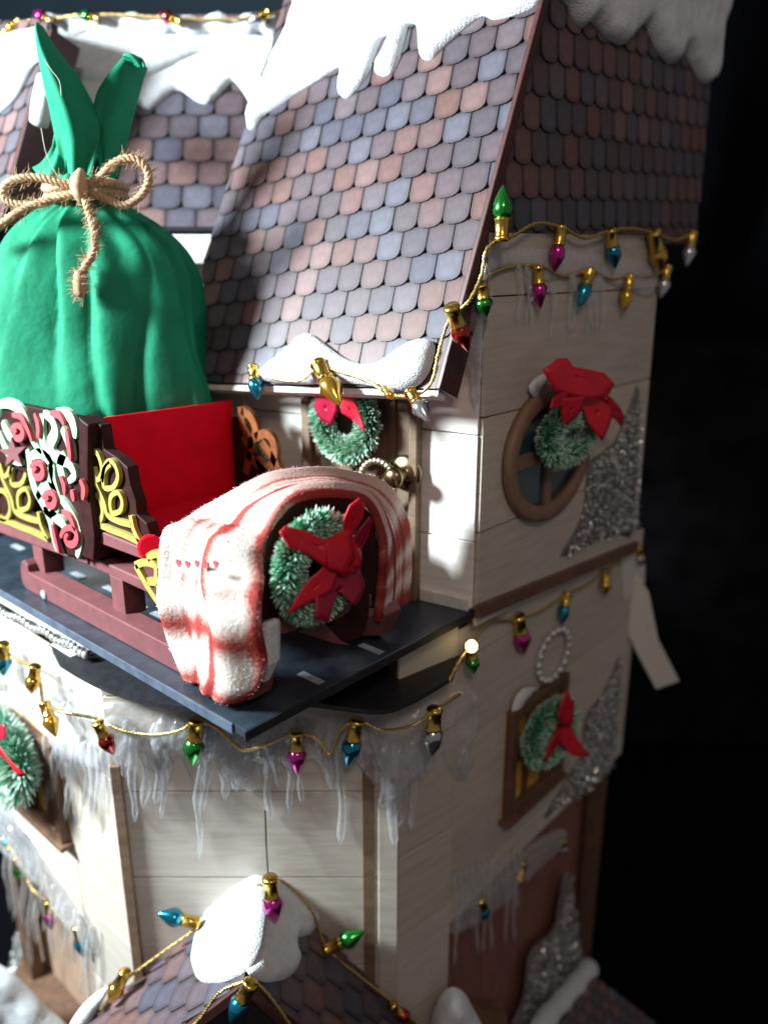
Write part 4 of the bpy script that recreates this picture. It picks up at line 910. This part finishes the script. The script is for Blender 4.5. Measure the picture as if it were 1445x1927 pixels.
def wreath(label, fr, cx, cy, rx, ry, w, n, lobes, frost=.6, minor=.37, group=None):
    cu, cv = fr.uv(cx, cy, w); ru = abs(fr.uv(cx+rx, cy, w)[0]-fr.uv(cx-rx, cy, w)[0])/2; rv = abs(fr.uv(cx, cy+ry, w)[1]-fr.uv(cx, cy-ry, w)[1])/2
    e = empty('christmas_wreath', fr.P(cu, cv, w), label, 'wreath', group)
    mi = minor*(ru+rv)/2; a, b = ru-mi, rv-mi; rg = random.Random(int(cx))
    core = MB(); core.tube([fr.P(cu+a*math.cos(2*math.pi*k/40), cv+b*math.sin(2*math.pi*k/40), w+mi*.6) for k in range(41)], mi*.5, 10, False); build('wreath_core', core, 'needles_core', e, smooth=True)
    mb = MB()
    for _ in range(int(n*1.5)):
        t = rg.uniform(0, 2*math.pi); c, s = math.cos(t), math.sin(t); o = fr.P(cu+a*c, cv+b*s, w+mi*.6)
        tg = (fr.u*(-a*s)+fr.v*(b*c)).normalized(); ph = rg.uniform(0, 2*math.pi); rad = (fr.u*c+fr.v*s); rad = (rad-tg*rad.dot(tg)).normalized()
        d = (rad*math.cos(ph)+fr.n*math.sin(ph)+tg*rg.gauss(0, .18)).normalized(); L_ = mi*rg.uniform(.8, 1.08)
        if d.dot(fr.n) < 0: L_ *= .7
        sd = d.cross(tg).normalized() if rg.random() < .5 else tg; sd = sd*.0085; p0, p1, p2 = o+d*mi*.3, o+d*L_*.8, o+d*L_
        g = (.02, .30, .13) if rg.random() < .6 else (.04, .42, .24)
        fr_ = rg.random() < frost; tip = (.90, .95, .88) if fr_ else (.10, .50, .30)
        k = mb.add([p0-sd, p0+sd, p1+sd*.9, p1-sd*.9, p2], [(0, 1, 2, 3), (3, 2, 4)])
        for i, cc in enumerate((g, g, g if not fr_ else (.4, .6, .46), g if not fr_ else (.4, .6, .46), tip)): mb.col[k+i] = cc
    build('needles', mb, 'needles', e, kind='stuff', fix=False)
    if lobes:
        p = fr.P(cu, cv, w+mi*1.4); 
        for pts, tilt, *mtn in lobes: ribbon_poly(e, fr, pts, w+mi*1.45+rg.uniform(0, .03), tilt, mtn[0] if mtn else 'ribbon_red')
    return e
mat('needles_core', (.01, .09, .045), .9)
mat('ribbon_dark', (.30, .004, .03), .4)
wreath('frosted green wreath with long red bow on the front of the sleigh', DX, 572, 1060, 82, 112, .04, 5200, [
    ([(533, 1004), (545, 992), (572, 998), (600, 1012), (648, 990), (650, 1040), (630, 1075), (600, 1062), (575, 1042), (548, 1032)], .07),
    ([(648, 1010), (640, 975), (646, 948), (662, 933), (676, 945), (676, 972), (662, 1005), (652, 1045)], .06, 'ribbon_red'),
    ([(652, 1045), (664, 1000), (682, 968), (690, 975), (688, 1010), (672, 1050)], .05, 'ribbon_dark'),
    ([(604, 1060), (630, 1062), (612, 1105), (580, 1130), (536, 1156), (560, 1120), (582, 1085)], .04),
    ([(618, 1070), (650, 1055), (676, 1070), (682, 1100), (655, 1135), (630, 1110), (604, 1165), (578, 1158), (590, 1115)], .05, 'ribbon_dark'),
    ([(606, 1018), (640, 996), (668, 1008), (678, 1040), (672, 1068), (640, 1084), (604, 1064)], .07), ([(632, 1035), (660, 1030), (668, 1060), (645, 1075), (625, 1062)], .12)])
wreath('frosted wreath with drooping red bow hung on the dollhouse door', FT, 662, 790, 68, 84, .12, 4200, [
    ([(600, 735), (640, 738), (640, 770), (625, 800), (606, 790), (592, 765)], .04, 'ribbon_dark'), ([(640, 735), (660, 738), (672, 760), (690, 815), (668, 790), (650, 775)], .04, 'ribbon_red')], frost=.75)
wreath('green wreath with big red bow hanging over the round window', FW, 1047, 815, 50, 66, .14, 3600, [
    ([(1034, 697), (1055, 676), (1072, 674), (1078, 690), (1120, 700), (1130, 720), (1120, 745), (1085, 750), (1045, 735)], .08),
    ([(1012, 766), (1018, 748), (1060, 735), (1085, 742), (1075, 760), (1050, 765)], .04),
    ([(1052, 750), (1090, 742), (1080, 775), (1062, 805), (1056, 780)], .04), ([(1095, 745), (1125, 740), (1140, 770), (1120, 828), (1104, 795)], .04),
    ([(1118, 740), (1140, 748), (1180, 786), (1176, 805), (1140, 778)], .04)], frost=.65)
wreath('small wreath with ragged red bow over the shaded right window', FX, 1016, 1368, 46, 60, .14, 3400, [
    ([(1045, 1325), (1062, 1295), (1070, 1315), (1088, 1322), (1080, 1350), (1066, 1368), (1050, 1362), (1030, 1335)], .06),
    ([(1050, 1365), (1072, 1362), (1078, 1390), (1090, 1415), (1068, 1418), (1055, 1400)], .04), ([(1035, 1375), (1056, 1366), (1050, 1400), (1022, 1436), (1018, 1420)], .04)], frost=.65)
wreath('bright frosted wreath with coral bow at the left edge over the window', FL, 22, 1392, 62, 82, .16, 3800, [
    ([(-20, 1362), (22, 1360), (24, 1382), (4, 1392), (-20, 1392)], .05), ([(-5, 1395), (8, 1394), (48, 1460), (38, 1462)], .03)], frost=.85)
for lab, fr, px in (('small white snow tuft above the wreath on the round window', FW, [(1004, 745), (998, 730), (1008, 714), (1026, 704), (1036, 712), (1022, 728), (1012, 748)]), ('small white snow tuft on the upper corner of the shaded window wreath', FX, [(964, 1352), (970, 1318), (988, 1296), (1012, 1296), (1000, 1308), (984, 1326), (974, 1350)])):
    snow(lab, fr, px, h=.03, rad=.14, w0=.10, step=.05)
# jewelled ring by the door knob, beaded ring on the wall
def beadring(label, fr, cx, cy, rx, ry, w, n, r, mt):
    cu, cv = fr.uv(cx, cy, w); ru = abs(fr.uv(cx+rx, cy, w)[0]-fr.uv(cx-rx, cy, w)[0])/2; rv = abs(fr.uv(cx, cy+ry, w)[1]-fr.uv(cx, cy-ry, w)[1])/2
    e = empty('beaded_ring', fr.P(cu, cv, w), label, 'ring')
    mb = MB(); P = [fr.P(cu+ru*math.cos(2*math.pi*k/36), cv+rv*math.sin(2*math.pi*k/36), w) for k in range(37)]; mb.tube(P, r*.5, 8, False); build('band', mb, mt, e, smooth=True)
    sp = MB(); sp.lathe((0, 0, 0), Z, [(0, -r), (r*.7, -r*.7), (r, 0), (r*.7, r*.7), (0, r)], 10); me = sp.mesh('bead', V((0, 0, 0))); me.materials.append(MAT[mt]); me.shade_smooth()
    for k in range(n):
        t = 2*math.pi*k/n; inst('bead', me, e, Matrix.Translation(fr.P(cu+ru*math.cos(t), cv+rv*math.sin(t), w+r*.3)))
beadring('ribbed brass ring hanging between wreath and door knob', FT, 712, 905, 32, 38, .22, 26, .035, 'brass_light')
beadring('silver bead ring hanging above the wreath on the shaded wall', FX, 1040, 1232, 27, 42, .06, 18, .045, 'beads')
# jewelled trim under the deck edge
e = empty('jewel_trim', (-4.2, .05, -.2), 'pale bead chain lying between the deck edge and left wall cap', 'bead chain')
sp = MB(); sp.lathe((0, 0, 0), Z, [(0, -.04), (.03, -.028), (.04, 0), (.03, .028), (0, .04)], 8); me = sp.mesh('bead', V((0, 0, 0))); me.materials.append(MAT['beads']); me.shade_smooth()
for k in range(22):
    x, y = 2+k*7.6, 1148+k*3.9+3*math.sin(k); inst('bead', me, e, Matrix.Translation(on_ground(x, y, -.38)))
# paper strips at the back right corner
e = empty('paper_strip', FX.at(1200, 1080), 'cream paper strip hanging loose from the back right corner of the house', 'paper strip')
fr = Fr(FX.at(1190, 1100, .02), RT, NC + V((.3, 0, 0)))
for pts in ([(1170, 1090), (1192, 1072), (1215, 1110), (1232, 1200), (1270, 1278), (1230, 1298), (1195, 1230), (1168, 1165)],):
    P = spl([V((*fr.uv(x, y), 0)) for x, y in pts], 1, True); mb = MB(); mb.prism([fr.P(p.x, p.y, .03*math.sin(i)) for i, p in enumerate(P)], fr.n*.02); build('strip', mb, 'paper_white', e)
mb = MB(); mb.prism([FX.P(*FX.uv(x, y, .04), .04) for x, y in ((1166, 1050), (1195, 1036), (1210, 1062), (1210, 1095), (1172, 1130))], FX.n*.02); build('strip', mb, 'paper_white', e)

# ================================================================== LIGHT STRINGS
SOCK = MB(); SOCK.lathe((0, 0, 0), (0, 0, -1), [(.05, -.01), (.13, 0), (.15, .03), (.15, .07), (.135, .09), (.135, .36), (.155, .39), (.15, .42), (.08, .43)], 12); sock_me = SOCK.mesh('socket', V((0, 0, 0)))
sock_me.materials.append(MAT['gold']); sock_me.shade_smooth()
bulb_me = {}
for n_ in ('magenta', 'blue', 'green', 'red', 'amber', 'silver'):
    mb = MB(); pf = [(.10, .40), (.15, .44), (.19, .50), (.205, .57), (.19, .66), (.15, .76), (.10, .86), (.05, .95), (.015, 1.0), (0, 1.005)]; ns = 12
    for r, h in pf:
        for j in range(ns): t = 2*math.pi*j/ns; rr = r*(1 if j % 2 else .86); mb.v.append(V((rr*math.cos(t+h*1.6), rr*math.sin(t+h*1.6), -h)))
    for i in range(len(pf)-1):
        for j in range(ns): q = (j+1) % ns; mb.f.append((i*ns+j, i*ns+q, (i+1)*ns+q, (i+1)*ns+j))
    me = mb.mesh('bulb', V((0, 0, 0))); me.materials.append(MAT['bulb_'+n_]); me.shade_smooth(); bulb_me[n_] = me
def string(label, bulbs, cord, grp='strings of miniature christmas bulbs', bare=False):
    """bulbs: (x0,y0,x1,y1,colour,frame,w); cord: list of (x,y,frame,w)"""
    P = [f.at(x, y, c) for x, y, f, c in cord]
    e = empty('light_string', P[0], label, 'light string', grp)
    mb = MB(); rope(mb, cord_pts(P), .017, .06, 5, 2, 1); build('cord', mb, 'gold_cord', e, smooth=True)
    for x0, y0, x1, y1, col, f, c in bulbs:
        a, b = f.at(x0, y0, c), f.at(x1, y1, c+random.uniform(-.03, .05)); d = b-a; L_ = d.length
        q = V((0, 0, -1)).rotation_difference(d.normalized()) @ Quaternion(Z, random.uniform(0, 6))
        wd = max(1.0, .36/L_)
        M = Matrix.Translation(a) @ q.to_matrix().to_4x4() @ Matrix.Diagonal((L_*min(wd, 1.5), L_*min(wd, 1.5), L_, 1))
        o = inst('bulb', bulb_me[col], e, M); o['label'] = {'amber': 'golden amber', 'silver': 'clear silver', 'blue': 'teal blue'}.get(col, col)+' miniature bulb'
        s = bpy.data.objects.new('socket', sock_me); sc.collection.objects.link(s); s.parent = o
    return e
FBt = Fr(FB.at(300, 50, .2), RT, NC)
string('string of bulbs along the rear ridge at the top left', [(100, 42, 62, 22, 'magenta', FBt, .1), (186, 35, 148, 26, 'green', FBt, .1), (340, 40, 298, 26, 'red', FBt, .1), (508, 22, 466, 44, 'silver', FBt, .1), (40, 38, 10, 62, 'amber', FBt, .1)],
       [(0, 70, FBt, .05), (30, 42, FBt, .05), (90, 38, FBt, .05), (150, 28, FBt, .05), (230, 28, FBt, .05), (330, 34, FBt, .05), (430, 36, FBt, .05), (490, 30, FBt, .05), (540, 18, FBt, .05), (600, -5, FBt, .05)])
EV = Fr(FD.P(0, 0, .12), (0, 1, .045), (1, 0, 0))
string('string of bulbs under the eave of the dark roof, upper row', [(943, 455, 947, 348, 'green', EV, .1), (1056, 424, 1042, 512, 'magenta', EV, .03), (1148, 430, 1157, 506, 'blue', EV, .03), (1228, 434, 1244, 514, 'amber', EV, .03), (1303, 436, 1290, 503, 'silver', EV, .03)],
       [(945, 452, EV, .05), (968, 442, EV, .04), (1010, 420, EV, .02), (1056, 428, EV, .02), (1100, 448, EV, .02), (1148, 434, EV, .02), (1188, 430, EV, .02), (1228, 438, EV, .02), (1268, 452, EV, .02), (1303, 438, EV, .02)])
string('second row of bulbs on the shaded tower wall below the eave', [(905, 535, 914, 597, 'green', FW, .12), (1011, 500, 1016, 580, 'magenta', FW, .10), (1110, 508, 1088, 578, 'blue', FW, .10), (1186, 518, 1172, 586, 'amber', FW, .10), (1256, 500, 1243, 562, 'silver', FW, .10)],
       [(900, 530, FW, .08), (950, 505, FW, .06), (1011, 500, FW, .06), (1060, 520, FW, .06), (1110, 510, FW, .06), (1150, 525, FW, .06), (1188, 518, FW, .06), (1225, 520, FW, .06), (1256, 502, FW, .06)])
FRe = Fr(FR.P(0, 0, .10), FR.u, FR.n)
string('string of bulbs along the snowy lower eave and up the rake of the bright roof', [(476, 688, 485, 752, 'blue', FRe, .02), (597, 682, 640, 762, 'amber', FRe, .08), (770, 735, 806, 792, 'silver', FRe, .05), (848, 575, 881, 662, 'red', EV, .10), (722, 730, 742, 752, 'amber', FRe, .05)],
       [(470, 695, FRe, 0), (510, 710, FRe, .02), (565, 716, FRe, .05), (600, 690, FRe, .08), (640, 700, FRe, .05), (690, 716, FRe, .02), (735, 742, FRe, .04), (780, 744, FRe, .02), (812, 720, FRe, .02), (826, 660, FRe, .02), (848, 595, FRe, .03), (880, 570, FRe, .06), (905, 520, EV, .06), (915, 470, EV, .05), (940, 452, EV, .05)])
string('string of bulbs on the bright left wall top and across the bay', [(8, 1210, 8, 1272, 'blue', FL, .25), (68, 1252, 60, 1305, 'amber', FL, .28), (84, 1322, 106, 1386, 'amber', FL, .28), (184, 1358, 214, 1420, 'red', FC, .26), (370, 1354, 362, 1442, 'green', FC, .22), (558, 1376, 560, 1458, 'magenta', FC, .25), (673, 1354, 654, 1444, 'blue', FC, .28), (818, 1332, 811, 1425, 'silver', FX, .30)],
       [(0, 1212, FL, .2), (30, 1240, FL, .22), (68, 1258, FL, .25), (78, 1295, FL, .25), (84, 1325, FL, .25), (120, 1340, FC, .1), (182, 1352, FC, .08), (230, 1375, FC, .14), (290, 1383, FC, .18), (340, 1374, FC, .2), (370, 1356, FC, .2), (410, 1372, FC, .2), (455, 1410, FC, .2), (500, 1402, FC, .2), (556, 1380, FC, .22), (600, 1392, FC, .24), (622, 1420, FC, .25), (640, 1376, FC, .26), (673, 1356, FC, .27), (720, 1374, FC, .3), (780, 1364, FX, .28), (818, 1336, FX, .28), (865, 1306, FX, .2)])
st = string('string of bulbs with an added bead imitating a warm glint along the shaded lower wall', [(884, 1218, 892, 1268, 'green', FX, .16), (974, 1158, 985, 1232, 'magenta', FX, .08), (1068, 1114, 1055, 1176, 'blue', FX, .08), (1140, 1070, 1138, 1122, 'amber', FX, .08), (1200, 1030, 1205, 1066, 'silver', FX, .08)],
       [(845, 1282, FX, .25), (866, 1240, FX, .2), (886, 1216, FX, .17), (918, 1172, FX, .12), (974, 1166, FX, .05), (1020, 1148, FX, .05), (1066, 1118, FX, .05), (1100, 1102, FX, .05), (1140, 1074, FX, .05), (1198, 1036, FX, .05)])
mb = MB(); c = FX.at(887, 1216, .24); mb.lathe(c - Z*.06, Z, [(0, 0), (.035, .01), (.055, .04), (.055, .08), (.03, .11), (0, .12)], 14); build('glint_bead', mb, 'glint_emission', st, smooth=True)  # added bead in place of a reflected glint
FPo = Fr(A + DN*.0 + NC*.10, RT, NC); FPf = Fr(A + DN + NC*.08, RT, NC)
string('string of bulbs over the back edge of the porch gable', [(508, 1650, 518, 1738, 'magenta', FPo, .46), (376, 1738, 296, 1718, 'blue', FPo, .12), (238, 1828, 204, 1888, 'amber', FPo, .1), (612, 1788, 686, 1752, 'green', FPo, .1), (735, 1890, 775, 1925, 'red', FPo, .1)],
       [(190, 1900, FPo, .04), (230, 1850, FPo, .04), (300, 1796, FPo, .05), (372, 1745, FPo, .06), (430, 1698, FPo, .08), (505, 1654, FPo, .12), (550, 1672, FPo, .08), (590, 1720, FPo, .06), (615, 1785, FPo, .05), (680, 1840, FPo, .04), (750, 1895, FPo, .04), (790, 1930, FPo, .04)])
string('string of bulbs along the front rake of the porch gable', [(474, 1848, 434, 1925, 'blue', FPf, .06), (330, 1950, 310, 1975, 'amber', FPf, .06)], [(330, 1960, FPf, .02), (375, 1918, FPf, .02), (410, 1870, FPf, .02), (445, 1852, FPf, .03), (478, 1848, FPf, .03), (515, 1885, FPf, .02), (560, 1950, FPf, .02)])
FLb = Fr((-4, .05, 0), (1, 0, 0), (0, -1, 0))
string('string of bulbs on the recessed wall at the lower left', [(32, 1612, 38, 1656, 'green', FLb, 0), (92, 1695, 98, 1750, 'magenta', FLb, 0), (145, 1742, 160, 1802, 'blue', FLb, 0), (22, 1600, 8, 1575, 'blue', FLb, 0)], [(15, 1590, FLb, 0), (34, 1615, FLb, 0), (60, 1670, FLb, 0), (92, 1698, FLb, 0), (120, 1735, FLb, 0), (146, 1745, FLb, 0)])
string('string of bulbs on the recessed shaded wall at the lower right', [(902, 1690, 913, 1732, 'blue', FX, .04), (985, 1622, 970, 1678, 'amber', FX, .04), (1058, 1580, 1060, 1608, 'silver', FX, .04)], [(850, 1728, FX, .02), (902, 1692, FX, .02), (945, 1660, FX, .02), (985, 1625, FX, .02), (1025, 1600, FX, .02), (1062, 1578, FX, .02)])
mb = MB(); mb.tube([FC.at(499, 1525, .12), FC.at(501, 1590, .2), FC.at(505, 1655, .36)], .008, 5); o = build('hook_wire', mb, 'black_card', label='thin dark wire hanging down to the magenta bulb on the porch peak', cat='wire')
